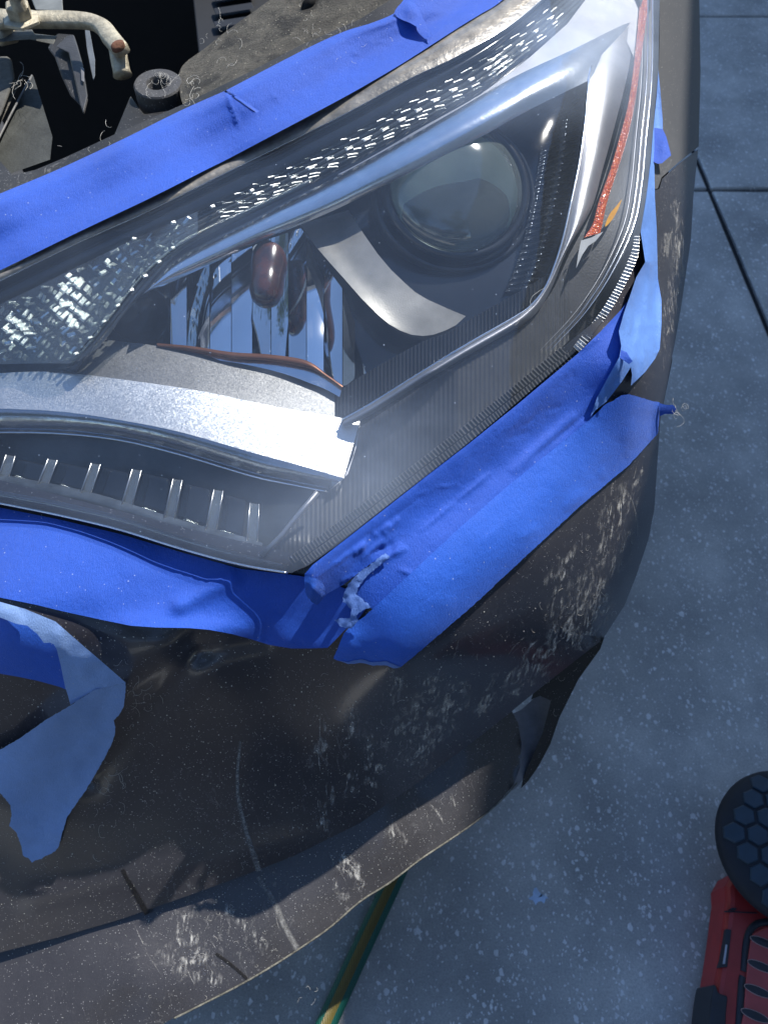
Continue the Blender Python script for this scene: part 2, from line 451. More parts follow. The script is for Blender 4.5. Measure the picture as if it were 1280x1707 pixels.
# ------------------------------------------------------------------ ground
def conc():
    t = NT('speckled_concrete')
    big = t.noise(4.2, det=7, rough=.62); mid = t.noise(14, det=8, rough=.7); fine = t.noise(330, det=6, rough=.75)
    c = t.mix(t.ramp(big, [(.34, 0), (.66, 1)]), (.33, .33, .325), (.66, .655, .64))
    c = t.mix(t.math('MULTIPLY', t.ramp(mid, [(.35, 0), (.7, 1)]), .55), c, (.33, .335, .345))
    c = t.mix(t.math('MULTIPLY', t.ramp(fine, [(.4, 0), (.62, 1)]), .38), c, (.15, .16, .175))
    v = t.map((1, .78, 1), (0, 0, .5))
    wob = t.n('ShaderNodeVectorMath'); wob.operation = 'ADD'
    nn = t.n('ShaderNodeTexNoise'); nn.inputs['Scale'].default_value = 140; t.l(t.tc.outputs['Object'], nn.inputs['Vector'])
    sc = t.n('ShaderNodeVectorMath'); sc.operation = 'SCALE'; sc.inputs['Scale'].default_value = .007; t.l(nn.outputs['Color'], sc.inputs[0])
    t.l(v, wob.inputs[0]); t.l(sc.outputs[0], wob.inputs[1]); v = wob.outputs[0]
    for scl, thr, de, k in ((75, .38, .22, .7), (130, .46, .40, .7), (240, .50, .45, .65), (34, .18, .10, .7)):
        f = t.math('MULTIPLY', t.specks(scl, thr, v, de), t.math('MULTIPLY', t.ramp(t.noise(40, det=3), [(.3, .5), (.6, 1)]), k))
        c = t.mix(f, c, (.84, .85, .88))
    c = t.mix(t.math('MULTIPLY', t.specks(34, .12, v, .06), .9), c, (.02, .02, .025))
    t.set(col=c, rough=.8)
    nb = t.bump(t.noise(300, det=5, rough=.7), .0012)
    t.bump(t.noise(45, det=4), .002, .5, nb)
    return t.m
CONC = conc()
JOINT = simple('joint_filler', (.022, .022, .026), .95, 0, (300, .003), .4, 90)
def flat(name, x0, x1, y0, y1, z, m, **kw):
    return put(name, [(x0, y0, z), (x1, y0, z), (x1, y1, z), (x0, y1, z)], [(0, 1, 2, 3)], m, smooth=False, **kw)
EARTH = simple('far_ground', (.09, .10, .07), .9, 0, None, .3, .3)
flat('ground', -150, 150, -150, 150, -.05, EARTH, tag=dict(kind='structure'))
flat('added_road', -40, 40, -9.5, 7.0, -.020, simple('asphalt', (.045, .045, .048), .9, 0, (200, .004), .25, 30), tag=dict(kind='structure'))  # unseen dark asphalt, added to cut bounce light onto the car paint
drive = flat('driveway', -.545, 3.9, -.31, 7.0, -.012, JOINT, tag=dict(kind='structure'))
XJ = [-.535, .92, 2.37, 3.8]; YJ = [-.30, 1.996, 3.08, 4.16, 5.24]
def slab(x0, x1, y0, y1):
    g = .0075; x0 += g; x1 -= g; y0 += g; y1 -= g; vs = []; fs = []
    def ring(i, z):
        r = []
        for a, b, c, d in ((x0, y0, x1, y0), (x1, y0, x1, y1), (x1, y1, x0, y1), (x0, y1, x0, y0)):
            for k in range(24):
                t = k/24; j = .0028*n2(a*31+t*40+i, b*17+t*23)
                x, y = a+(c-a)*t, b+(d-b)*t; cx, cy = (x0+x1)/2, (y0+y1)/2
                r.append((x+(cx-x)*(i*.006+j)*1.2, y+(cy-y)*(i*.006+j)*1.2, z))
        return r
    R0 = ring(0, -.011); R1 = ring(0, -.004); R2 = ring(1, 0); n = len(R0); vs = R0+R1+R2
    for q in (0, n):
        for k in range(n): fs.append((q+k, q+(k+1) % n, q+n+(k+1) % n, q+n+k))
    fs.append(tuple(range(2*n, 3*n)))
    return put('concrete_slab', vs, fs, CONC, drive, smooth=False)
for i in range(len(XJ)-1):
    for j in range(len(YJ)-1): slab(XJ[i], XJ[i+1], YJ[j], YJ[j+1])
# paint splash on the slab
c0 = Pz(896, 1497, .0006)
vs = [c0]+[c0+Vector((math.cos(a)*.011*(1+1.1*n2(a*2.1, 3)), math.sin(a)*.010*(1+1.3*n2(a*2.7, 9)), 0)) for a in np.linspace(0, 2*math.pi, 25)[:-1]]
put('paint_splash', vs, [(0, k+1, (k+1) % 24+1) for k in range(24)], simple('pale_blue_paint', (.42, .55, .75), .6), smooth=False,
    tag=dict(label='small pale blue paint splash dried on the concrete between car and red tool', category='paint spot'))

# unseen wall added right of the driveway to keep the sun off the concrete
STUC = simple('wall_render', (.50, .48, .45), .9, 0, (60, .004), .12, 4)
def boxgeo(x0, x1, y0, y1, z0, z1):
    v = [(x, y, z) for z in (z0, z1) for x, y in ((x0, y0), (x1, y0), (x1, y1), (x0, y1))]
    return v, [(3, 2, 1, 0), (4, 5, 6, 7), (0, 1, 5, 4), (1, 2, 6, 5), (2, 3, 7, 6), (3, 0, 4, 7)]
WALLX = 1.9; WALLH = .09+WALLX*SUN.z/SUN.x
vg, fg = boxgeo(WALLX, WALLX+.2, -3.2, 7.5, -.03, WALLH-.06)
wall = put('shade_wall', vg, fg, STUC, smooth=False, tag=dict(label='unseen tall pale wall added right of the driveway to shade the slabs', category='wall'))
vg, fg = boxgeo(WALLX-.03, WALLX+.23, -3.23, 7.53, WALLH-.06, WALLH)
put('coping', vg, fg, simple('coping_stone', (.4, .39, .37), .8), wall, smooth=False)

# across the street: seen in the headlight's mirrors
def ebox(name, a, m, parent=None, **kw):
    v_, f_ = boxgeo(*a); return put(name, v_, f_, m, parent, smooth=False, **kw)
hw = ebox('house', (-9, 5, -19, -12, -.05, 3.2), simple('house_cream', (.55, .50, .42), .9, 0, None, .1, 1), tag=dict(label='single storey cream house with dark pitched roof standing across the street', category='house'))
put('roof', [(-9.6, -19.6, 3.15), (5.6, -19.6, 3.15), (5.6, -11.4, 3.15), (-9.6, -11.4, 3.15), (-9.6, -15.5, 6.0), (5.6, -15.5, 6.0)], [(0, 1, 5, 4), (2, 3, 4, 5), (0, 4, 3), (1, 2, 5), (3, 2, 1, 0)], simple('roof_shingle', (.07, .06, .055), .9), hw, smooth=False)
ebox('garage_door', (-7.5, -3, -12.02, -11.95, 0, 2.4), simple('white_door', (.75, .75, .73), .6), hw)
for wx in (-1.8, 1.6): ebox('window', (wx, wx+1.6, -12.02, -11.96, 1, 2.3), HOUSE, hw)
LEAFM = simple('leaf_green', (.045, .085, .025), .6, 0, None, .5, 3); BARK = simple('bark', (.10, .075, .05), .9)
def tree(x, y, h, r_, lab):
    t_ = bpy.data.objects.new('tree', None); COL.objects.link(t_); t_.location = (x, y, 0); settag(t_, lab, 'tree', 'trees across the street')
    pth = [Vector((x+.15*math.sin(k), y, k*h/6)) for k in range(6)]
    v_, f_ = tube_geo(pth, lambda t: .22-.15*t, 8); put('trunk', v_, f_, BARK, t_)
    rt = random.Random(int(x*7)); vs = []; fs = []
    cl_ = [Vector((rt.gauss(0, r_*.45), rt.gauss(0, r_*.45), h*.75+rt.gauss(0, r_*.35))) for _ in range(26)]
    for _ in range(5200):
        c = rt.choice(cl_)+Vector((rt.gauss(0, .42), rt.gauss(0, .42), rt.gauss(0, .34))); u = Vector((rt.gauss(0, 1), rt.gauss(0, 1), rt.gauss(0, 1))).normalized()*.13; w = u.orthogonal().normalized()*.07
        c += Vector((x, y, 0)); k = len(vs); vs += [c-u, c+w, c+u, c-w]; fs.append((k, k+1, k+2, k+3))
    put('crown', vs, fs, LEAFM, t_, smooth=False)
tree(-5.0, -6.5, 6.5, 3.0, 'broad green tree before the garage door of the cream house')
tree(2.6, -9.0, 8.0, 3.2, 'tall leafy green tree in front of the right end of the cream house')

# ------------------------------------------------------------------ the car
car = bpy.data.objects.new('car', None); COL.objects.link(car); car.location = (0, .9, 0)
settag(car, 'dusty dark grey car front corner with open engine bay and masked headlight', 'car')

RSIL = interp([(0, 1165), (120, 1167), (248, 1163), (330, 1155), (400, 1151), (510, 1135), (567, 1125), (642, 1111), (700, 1100), (760, 1096), (850, 1090), (900, 1080), (960, 1060), (1010, 1040), (1065, 1007)])
wr_body = wrinkles([(330, 1085, 150, 1290, -.010, 26, 1), (250, 1075, 60, 1290, .004, 34, 1), (440, 1062, 330, 1085, -.006, 22, 1), (600, 1380, 60, 1500, .0016, 20, 1)])
def bodyd(x, y):
    d = BODY(x, y)
    s = RSIL(y)-x
    if y < 1065 and s < 60: d += .045*max(0, 1-s/60)**2.4
    # edge turning in along the lower line
    return d-wr_body(x, y)
def mp_(x, y, cx, cy, rx, ry): return math.exp(-(((x-cx)/rx)**2+((y-cy)/ry)**2))
def dirt_or_glare(x, y):
    v = .12+1.0*mp_(x, y, 980, 1040, 90, 130)+.8*mp_(x, y, 720, 1250, 190, 110)+.55*mp_(x, y, 560, 1370, 220, 110)+.5*mp_(x, y, 1130, 420, 60, 260)+.2*mp_(x, y, 300, 1500, 300, 80)
    return min(1, v)
main_low = [(1004, 1066), (960, 1100), (880, 1163), (845, 1192), (780, 1243), (700, 1302), (600, 1372), (490, 1427), (400, 1462), (300, 1498), (200, 1533), (100, 1562), (0, 1588), (-120, 1612)]
bumper_poly = [(-120, 800), (0, 800), (350, 890), (500, 925), (700, 765), (900, 610), (1010, 520), (1050, 440), (1066, 390), (1070, 322), (1098, 315), (1103, 298), (1132, 272), (1163, 249), (1155, 330), (1151, 400),
    (1135, 510), (1125, 567), (1111, 642), (1100, 700), (1096, 760), (1090, 850), (1080, 900), (1060, 960), (1040, 1010)]+main_low
bumper = sheet('bumper', bumper_poly, bodyd, PAINT, car, step=12, thick=.035, smooth=False, bstep=6, attrf=dirt_or_glare)
FPAINT = dusty('fender_paint', (.070, .071, .075), .5, 4.0, 0, .3, (.40, .40, .41))  # sunlit tone put into colour and dust film, paler than the bumper
fender = sheet('fender', [(1060, -60), (1165, -60), (1165, 0), (1167, 120), (1164, 244), (1131, 270), (1102, 296), (1096, 314), (1068, 320), (1075, 250), (1085, 200)], bodyd, FPAINT, car, step=9, thick=.06, smooth=False, bstep=6, attrf=dirt_or_glare)

# lower bumper lip
LIP = tps(zctl([(845, 1192, .39), (700, 1300, .38), (490, 1427, .375), (300, 1498, .37), (0, 1588, .355), (868, 1240, .37), (862, 1300, .352), (790, 1370, .35), (700, 1430, .348), (600, 1500, .345), (500, 1580, .343),
    (400, 1640, .34), (250, 1720, .335), (0, 1720, .34), (800, 1280, .378), (650, 1400, .37), (450, 1520, .365), (200, 1620, .358)]))
def lipd(x, y):
    r, t = segdist(x, y, (868, 1235, 850, 1310))
    return LIP(x, y)+.004+.012*max(0, 1-r/22)**2-.004*mp_(x, y, 250, 1640, 60, 60)
lip_poly = [(-120, 1596), (0, 1576), (100, 1550), (200, 1521), (300, 1486), (400, 1450), (490, 1415), (600, 1360), (700, 1290), (780, 1231), (850, 1180), (863, 1205), (869, 1240), (866, 1280), (856, 1308), (830, 1338), (790, 1371), (745, 1402), (700, 1432),
    (650, 1470), (600, 1502), (550, 1545), (500, 1580), (450, 1612), (400, 1641), (340, 1672), (290, 1697), (230, 1730), (100, 1790), (-120, 1800)]
sheet('lower_bumper', lip_poly, lipd, PAINTL, car, step=11, thick=.02, smooth=False, bstep=6, attrf=lambda x, y: min(1, .35+.6*mp_(x, y, 720, 1380, 130, 80)+.6*mp_(x, y, 430, 1500, 130, 80)+.4*mp_(x, y, 300, 1600, 150, 80)))
# pale edge line of the lip
ed = cr([(862, 1305), (830, 1339), (790, 1372), (745, 1403), (700, 1433), (650, 1471), (600, 1503), (550, 1546), (500, 1581), (450, 1613), (400, 1642), (340, 1673), (290, 1698)], 70)
v, f = tube_geo([P(x, y, lipd(x, y)-.0005) for x, y in ed], .0010, 6)
put('edge_trim', v, f, simple('worn_edge', (.16, .155, .13), .8, 0, (500, .002), .6, 120), car)
# wheel-side end piece behind the lip
sheet('fog_lamp_surround', [(835, 1205), (868, 1183), (900, 1158), (924, 1166), (914, 1212), (892, 1264), (868, 1304), (852, 1318), (836, 1310), (850, 1280)], lambda x, y: LIP(min(x, 885), y)+.024+.0002*max(0, x-870), simple('dusty_grey_plastic', (.20, .20, .22), .6, 0, (300, .0005), .25, 50), car, step=7, thick=.01)
sheet('wheel_arch_trim', [(1007, 1062), (1000, 1082), (964, 1132), (932, 1196), (917, 1240), (897, 1278), (880, 1302), (868, 1314), (872, 1296), (886, 1264), (904, 1222), (913, 1188), (918, 1168), (900, 1160), (885, 1166), (890, 1150), (960, 1092)],
      lambda x, y: dz(x, y, .385+(1200-y)*.0006), BLKPL, car, step=8, thick=.02, smooth=False)
lipx = cr([(-120, 1780), (100, 1740), (290, 1660), (400, 1604), (500, 1540), (600, 1462), (700, 1392), (790, 1330)], 40)
vs = []
for x, y in lipx:
    q = Pz(x, y, .20); vs += [q, Vector((q.x, q.y+.5, .20)), Vector((q.x, q.y, .18)), Vector((q.x, q.y+.5, .18))]
fs = []
for i in range(39):
    a = i*4; b = a+4; fs += [(a, b, b+1, a+1), (a+2, a+3, b+3, b+2), (a, a+2, b+2, b)]
put('shade_tray', vs, fs, VOID, car, smooth=False)  # unseen tray, added behind the lip to block sun from the ground
# dried dirt: water trail, scuffs and grains lying on the paint
def stain(name, col, lo, hi, sc=260):
    t = NT(name); a = t.ramp(t.noise(sc, det=6, rough=.75), [(lo, 0), (hi, 1)]); q = t.n('ShaderNodeAttribute'); q.attribute_name = 'dirt_or_glare'; t.set(col=col, rough=.9, alpha=t.math('MULTIPLY', a, t.ramp(q.outputs['Fac'], [(0, 0), (.6, 1)]))); return t.m
TRAIL = stain('dried_water_trail', (.22, .22, .22), .30, .62)
SCUFF = stain('pale_scuff', (.46, .45, .43), .42, .70, 300)
DARKS = stain('dark_trail', (.006, .006, .008), .25, .5)
def ribbon(path, wpx, dfn, off=.0005, n=24):
    c = cr(path, n); vs = []
    for i, (x, y) in enumerate(c):
        x0, y0 = c[max(0, i-1)]; x1, y1 = c[min(n-1, i+1)]; l = math.hypot(x1-x0, y1-y0) or 1
        w = wpx(i/(n-1)) if callable(wpx) else wpx; nx, ny = -(y1-y0)/l*w/2, (x1-x0)/l*w/2
        for s_ in (-1, 0, 1): X, Y = x+nx*s_, y+ny*s_; vs.append(P(X, Y, dfn(X, Y)-off))
    return vs, [(i*3+j, i*3+j+1, i*3+j+4, i*3+j+3) for i in range(n-1) for j in (0, 1)]
def soft(v, n=None):
    return [(1.0 if k % 3 == 1 else 0.0)*(min(1, 4*math.sin(math.pi*((k//3) % n)/(n-1))) if n else 1) for k in range(len(v))]
v, f = ribbon([(401, 1235), (396, 1290), (398, 1335), (412, 1390), (432, 1452)], lambda t: 6+6*t, bodyd); put('water_trail', v, f, TRAIL, car, attr=soft(v))
v, f = ribbon([(430, 1462), (455, 1500), (475, 1545), (496, 1583)], 12, lipd); put('water_trail', v, f, TRAIL, car, attr=soft(v))
v, f = ribbon([(204, 1450), (222, 1482), (246, 1524)], lambda t: 9+4*t, bodyd); put('dark_trail', v, f, DARKS, car, attr=soft(v))
v, f = ribbon([(360, 1590), (385, 1608), (412, 1632)], 7, lipd); put('dark_trail', v, f, DARKS, car, attr=soft(v))
rq = random.Random(11); pt = []
def scuffs(n, cx, cy, sx, sy, ang, lmin, lmax, wmax, dfn, lim=None):
    for _ in range(n):
        x, y = rq.gauss(cx, sx), rq.gauss(cy, sy)
        if lim and not lim(x, y): continue
        a = ang+rq.gauss(0, .16); l = rq.uniform(lmin, lmax); w = rq.uniform(1, wmax*1.4)*rq.uniform(.4, 1); b = rq.uniform(-.35, .35); path = []
        for k in range(4): path.append((x+math.cos(a+b*k/3)*l*k/3, y-math.sin(a+b*k/3)*l*k/3))
        if lim and not all(lim(*q) for q in path): continue
        pt.append(ribbon(path, (lambda w: lambda t: w*math.sin(math.pi*min(.97, t+.06))+.4)(w), dfn, .0006, 9))
MLOW = interp(sorted(main_low)); LLOW = interp(sorted([q for q in [(0, 1760), (290, 1690), (400, 1636), (500, 1575), (600, 1497), (700, 1427), (790, 1366), (850, 1312)]]))
onb = lambda x, y: y < MLOW(x)-6 and x < RSIL(y)-8
onl = lambda x, y: MLOW(x)+8 < y < LLOW(x)-8 and x < 850
BK = [(975, 1040, 30, 55, 1.05, bodyd, onb), (1048, 860, 14, 60, 1.3, bodyd, onb), (890, 1120, 26, 26, 1.0, bodyd, onb), (760, 1200, 40, 45, 1.2, bodyd, onb), (560, 1330, 22, 60, 1.5, bodyd, onb), (690, 1270, 50, 40, 1.2, bodyd, onb),
      (730, 1370, 50, 25, 2.0, lipd, onl), (590, 1475, 16, 16, 2.2, lipd, onl), (350, 1600, 60, 28, 2.2, lipd, onl)]
for k, (cx, cy, sx, sy, an, df, lm) in enumerate(BK): scuffs((10, 6, 6, 7, 4, 5, 6, 7, 7)[k], cx, cy, sx, sy, an, 14, 60, 2.4, df, lm)
scuffs(14, 1118, 440, 9, 100, 1.5, 12, 46, 1.6, bodyd, lambda x, y: 1102 < x < RSIL(y)-4 and y > 330)
v, f = join(pt); put('dirt_streaks', v, f, SCUFF, car, attr=soft(v, 9), tag=dict(kind='stuff'))
# milky smears: wide soft patches broken up by fine noise
SM = NT('milky_smear'); q = SM.n('ShaderNodeAttribute'); q.attribute_name = 'dirt_or_glare'
a1 = SM.ramp(SM.noise(1.0, SM.map((280, 75, 50), (0, 0, 0)), det=9, rough=.7, dist=.35), [(.48, 0), (.62, 1)]); a2 = SM.ramp(SM.noise(75, det=5, rough=.7), [(.42, 0), (.62, 1)])
SM.set(col=(.72, .71, .68), rough=.9, alpha=SM.math('MULTIPLY', SM.math('MULTIPLY', a1, a2), SM.ramp(q.outputs['Fac'], [(0, 0), (1, .8)])))
pt = []
_r = ribbon
def smears(n, cx, cy, sx, sy, ang, df, lm):
    for _ in range(n):
        x, y = rq.gauss(cx, sx), rq.gauss(cy, sy); a = ang+rq.gauss(0, .15); l = rq.uniform(40, 110); w = rq.uniform(14, 34); b = rq.uniform(-.4, .4)
        path = [(x+math.cos(a+b*k/3)*l*(k/3-.5), y-math.sin(a+b*k/3)*l*(k/3-.5)) for k in range(4)]
        if all(lm(*p_) for p_ in path): pt.append(ribbon(path, w, df, .0004+rq.random()*.0004, 12))
for k, (cx, cy, sx, sy, an, df, lm) in enumerate(BK): smears((34, 14, 20, 24, 14, 18, 18, 16, 20)[k], cx, cy, sx*1.3, sy*1.3, an, df, lm)
smears(16, 1120, 450, 8, 90, 1.5, bodyd, lambda x, y: 1105 < x < RSIL(y)-8 and y > 330)
v, f = join(pt); put('dried_smears', v, f, SM.m, car, attr=soft(v, 12), tag=dict(kind='stuff'))
pt = []
def grain(x, y, dfn, r):
    c = P(x, y, dfn(x, y)-.0006); a0 = rq.uniform(0, 6); k = [RT, (UP+FW*-.3).normalized()]
    return [c+(k[0]*math.cos(a0+q*1.571)+k[1]*math.sin(a0+q*1.571))*r*rq.uniform(.5, 1.2) for q in range(4)], [(0, 1, 2, 3)]
for _ in range(4200):
    x, y = rq.uniform(0, 1100), rq.uniform(1000, 1600)
    if rq.random() < .5: x, y = rq.gauss(380, 260), rq.gauss(1400, 160)
    if 0 < x and onb(x, y) and y > 1000+.0*x and not (560 < x and y < 1120-(x-560)*.9): pt.append(grain(x, y, bodyd, rq.choice([.00022, .0003, .0003, .00045, .0007])))
    elif onl(x, y) and x > 0: pt.append(grain(x, y, lipd, rq.choice([.00025, .0003, .0005, .0008])))
for _ in range(300):
    x, y = rq.uniform(1102, 1160), rq.uniform(0, 620)
    if x < RSIL(y)-4: pt.append(grain(x, y, bodyd, rq.choice([.0002, .0003])))
v, f = join(pt); put('dust_grains', v, f, simple('dust_grain', (.62, .60, .52), .9, 0, None, .3, 900), car, smooth=False, tag=dict(kind='stuff'))
# inner body so that nothing floats: wheel-arch wall, underside
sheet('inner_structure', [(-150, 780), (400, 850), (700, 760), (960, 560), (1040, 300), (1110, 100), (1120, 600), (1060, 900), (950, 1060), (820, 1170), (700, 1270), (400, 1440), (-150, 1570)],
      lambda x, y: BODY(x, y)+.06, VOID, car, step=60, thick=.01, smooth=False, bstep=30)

# ---- engine bay
def prof(tab): return interp(tab)
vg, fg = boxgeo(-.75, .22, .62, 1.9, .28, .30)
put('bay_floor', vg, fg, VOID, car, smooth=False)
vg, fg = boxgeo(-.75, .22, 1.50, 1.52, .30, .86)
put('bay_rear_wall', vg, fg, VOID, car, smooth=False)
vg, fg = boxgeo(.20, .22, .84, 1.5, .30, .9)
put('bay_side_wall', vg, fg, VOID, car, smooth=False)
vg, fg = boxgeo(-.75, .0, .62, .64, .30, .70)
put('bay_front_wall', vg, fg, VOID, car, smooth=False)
UPD = tps(zctl([(-60, 470, .826), (0, 450, .833), (380, 264, .873), (836, 0, .936), (-60, 350, .853), (0, 323, .858), (203, 233, .876), (380, 147, .898), (570, 53, .921), (677, 0, .938), (-60, 270, .85), (110, 250, .86), (320, 100, .88), (470, 0, .92),
    (640, -40, .945), (900, -60, .945)]))
sheet('radiator_support', [(303, 112), (345, 78), (380, 50), (425, 18), (462, -8), (520, -40), (700, -40), (690, 20), (600, 62), (500, 104), (395, 158), (330, 190), (308, 178), (300, 150)], lambda x, y: UPD(x, y)+.004+.010*mp_(x, y, 512, 12, 26, 15)-.006*mp_(x, y, 512, 12, 46, 30),
      GRIME, car, step=7, thick=.02, attrf=lambda x, y: .7)
v, f = lathe_geo(P(514, 8, UPD(514, 8)+.006), ray(514, 8), [(.0005, -.0035), (.0085, -.0035), (.0085, .02)], 24, 1, .65)
put('bolt_hole', v, f, VOID, car)
sheet('seal_strip', [(-60, 300), (0, 268), (22, 292), (60, 283), (110, 262), (200, 220), (310, 172), (420, 118), (500, 76), (600, 32), (650, 0), (690, -30), (720, 0), (600, 70), (500, 104), (380, 165), (200, 250), (100, 300), (0, 340), (-60, 365)],
      lambda x, y: UPD(x, y)+.0025, BLKPL, car, step=9, thick=.012, smooth=False, attrf=lambda x, y: .55)
# hood rest: rubber buffer
bc = P(263, 138, UPD(263, 138)-.006); ax = Vector((.02, -.12, 1)).normalized()
v, f = lathe_geo(bc, ax, [(.004, -.03), (.0085, -.012), (.010, -.002), (.0115, 0), (.0225, 0), (.0238, -.0015), (.0238, -.034), (.020, -.036)], 44)
buf = put('rubber_buffer', v, f, RUBBER, car, attr=[.5]*len(v))
md = buf.modifiers.new('e', 'EDGE_SPLIT'); md.split_angle = math.radians(40)
v, f = lathe_geo(bc+ax*-.014, ax, [(.0001, 0), (.0115, 0)], 20); put('buffer_core', v, f, VOID, buf)
prism('support_web', [(188, 232), (218, 160), (240, 190), (330, 190), (310, 182), (230, 224)], lambda x, y: UPD(x, y)+.02, .008, BLKPL, car, .001)
# battery clamp arm
BZ = .905
def cl(x, y, z=BZ): return Pz(x, y, z)
def strip3(name, px, wz, th, m, parent, z=BZ):
    """cast arm: px centreline with half-width in px, rounded section"""
    vs = []; fs = []; seg = 10; c = cr([(a, b) for a, b, _ in px], 40); wv = np.interp(np.linspace(0, 1, 40), np.linspace(0, 1, len(px)), [q[2] for q in px])
    path = [cl(a, b, z if not callable(z) else z(a, b)) for a, b in c]
    for i, p in enumerate(path):
        t = (path[min(i+1, 39)]-path[max(i-1, 0)]).normalized(); s = t.cross(Vector((0, -.35, 1))).normalized(); u = s.cross(t)
        for k in range(seg):
            a = 2*math.pi*(k+.5)/seg; ca, sa = math.cos(a), math.sin(a)
            ca = math.copysign(abs(ca)**.5, ca); sa = math.copysign(abs(sa)**.5, sa)
            vs.append(p+s*ca*wv[i]*.00068+u*sa*th)
    for i in range(39):
        for k in range(seg): a, b = i*seg+k, i*seg+(k+1) % seg; fs.append((a, b, b+seg, a+seg))
    fs += [tuple(reversed(range(seg))), tuple(range(39*seg, 40*seg))]
    return put(name, vs, fs, m, parent)
clamp = strip3('battery_clamp', [(-30, 28, 15), (20, 34, 16), (60, 33, 13), (110, 33, 12), (150, 36, 13), (172, 46, 12), (184, 62, 11), (196, 76, 13), (203, 84, 12)], 0, .0055, ALU, car)
v, f = tube_geo([cl(196, 80, .90), cl(199, 98, .893), cl(203, 118, .885), cl(205, 126, .882)], lambda t: .0085 if t < .9 else .0095, 16); leg = put('clamp_leg', v, f, ALU, clamp)
v, f = lathe_geo(cl(196, 74, .911), (0, -.3, 1), [(.0005, .0015), (.005, .001), (.0065, 0), (.0065, -.004)], 14, 1.1, .8); put('rusty_bolt_end', v, f, RUST, clamp)
v, f = lathe_geo(cl(35, 27, .912), (.05, -.1, 1), [(.0005, .012), (.0105, .012), (.0122, .0105), (.0122, 0), (.019, -.0015), (.0195, -.004)], 6)
nut = put('hex_nut', v, f, ALU, clamp, smooth=False)
v, f = lathe_geo(cl(31, 8, .925), (.05, -.1, 1), [(.0005, .014), (.006, .014), (.007, .012), (.0062, .010), (.007, .008), (.0062, .006), (.007, .004), (.007, -.004)], 16); put('stud', v, f, ALU, clamp)
v, f = lathe_geo(cl(10, 60, .89), (-.4, -.8, .2), [(.0005, .012), (.006, .012), (.008, .009), (.008, -.01)], 14); put('side_bolt', v, f, ALU, clamp)
prism('clamp_lug', [(-20, 46), (50, 42), (58, 56), (96, 60), (90, 74), (50, 66), (0, 70), (-20, 66)], lambda x, y: dz(x, y, .893), .012, simple('dark_cast_metal', (.10, .10, .09), .6, .5, (200, .001)), car, .001)
prism('rear_bracket', [(50, -10), (104, -10), (106, 18), (60, 16)], lambda x, y: dz(x, y, .885), .01, simple('grey_metal', (.20, .20, .18), .5, .5), car, .001)
# relay box with side face
prism('relay_box', [(80, 80), (96, 56), (124, 58), (128, 72), (136, 100), (146, 150), (148, 165), (141, 193), (134, 176), (118, 160), (104, 130), (92, 96)], lambda x, y: dz(x, y, .865)+.0001*(y-60), .035, BLKPL, car, .002)
prism('relay_cover', [(94, 78), (112, 60), (124, 58), (130, 76), (139, 108), (147, 160), (140, 190), (134, 175), (115, 88)], lambda x, y: dz(x, y, .872)+.0001*(y-60), .006, simple('dark_box_plastic', (.030, .030, .032), .5, 0, (300, .0004)), car, .0015)
prism('cover_tab', [(135, 112), (141, 114), (141, 137), (136, 134)], lambda x, y: dz(x, y, .875)+.0001*(y-60), .003, simple('tab_grey', (.15, .15, .16), .5), car, .0006)
prism('thin_bracket', [(142, 50), (150, 51), (159, 100), (159, 126), (156, 135), (151, 112), (145, 80)], lambda x, y: dz(x, y, .86), .003, simple('bracket_grey', (.11, .12, .13), .5, .3), car, .0006)
# battery
GREYD = simple('dusty_battery_top', (.07, .068, .06), .8, 0, (300, .001), .35, 90)
bat = prism('battery', [(-60, 95), (12, 94), (20, 98), (26, 132), (4, 190), (-60, 300)], lambda x, y: dz(x, y, .862), .05, GREYD, car, .004, 3)
prism('battery_tray', [(56, 126), (70, 170), (88, 228), (84, 266), (30, 285), (-60, 320), (-60, 330), (-60, 260), (0, 226)], lambda x, y: dz(x, y, .845)+.00016*(y-126), .01, simple('tray_plastic', (.040, .043, .040), .6, 0, (260, .0005), .3, 50), car, .0015)
v, f = tube_geo([P(x, y, dz(x, y, .85)+.00016*(y-126)) for x, y in ((54, 126), (36, 158), (18, 192), (0, 228), (-30, 280))], .0011, 6); put('tray_edge', v, f, simple('pale_edge', (.16, .16, .16), .5), car)
prism('foam_strip', [(26, 132), (34, 138), (0, 210), (-40, 280), (-60, 290), (-10, 200)], lambda x, y: dz(x, y, .85), .01, simple('foam', (.16, .15, .13), .95, 0, (500, .003)), car, .001)
# fan shroud far behind
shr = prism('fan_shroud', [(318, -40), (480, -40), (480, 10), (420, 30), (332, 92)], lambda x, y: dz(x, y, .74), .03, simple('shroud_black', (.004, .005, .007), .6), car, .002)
for k in range(4):
    prism('shroud_rib', [(356, -30+k*22), (420, -40+k*22), (424, -30+k*22), (360, -20+k*22)], lambda x, y: dz(x, y, .75), .006, simple('shroud_rib_black', (.008, .009, .012), .5), shr, .001)

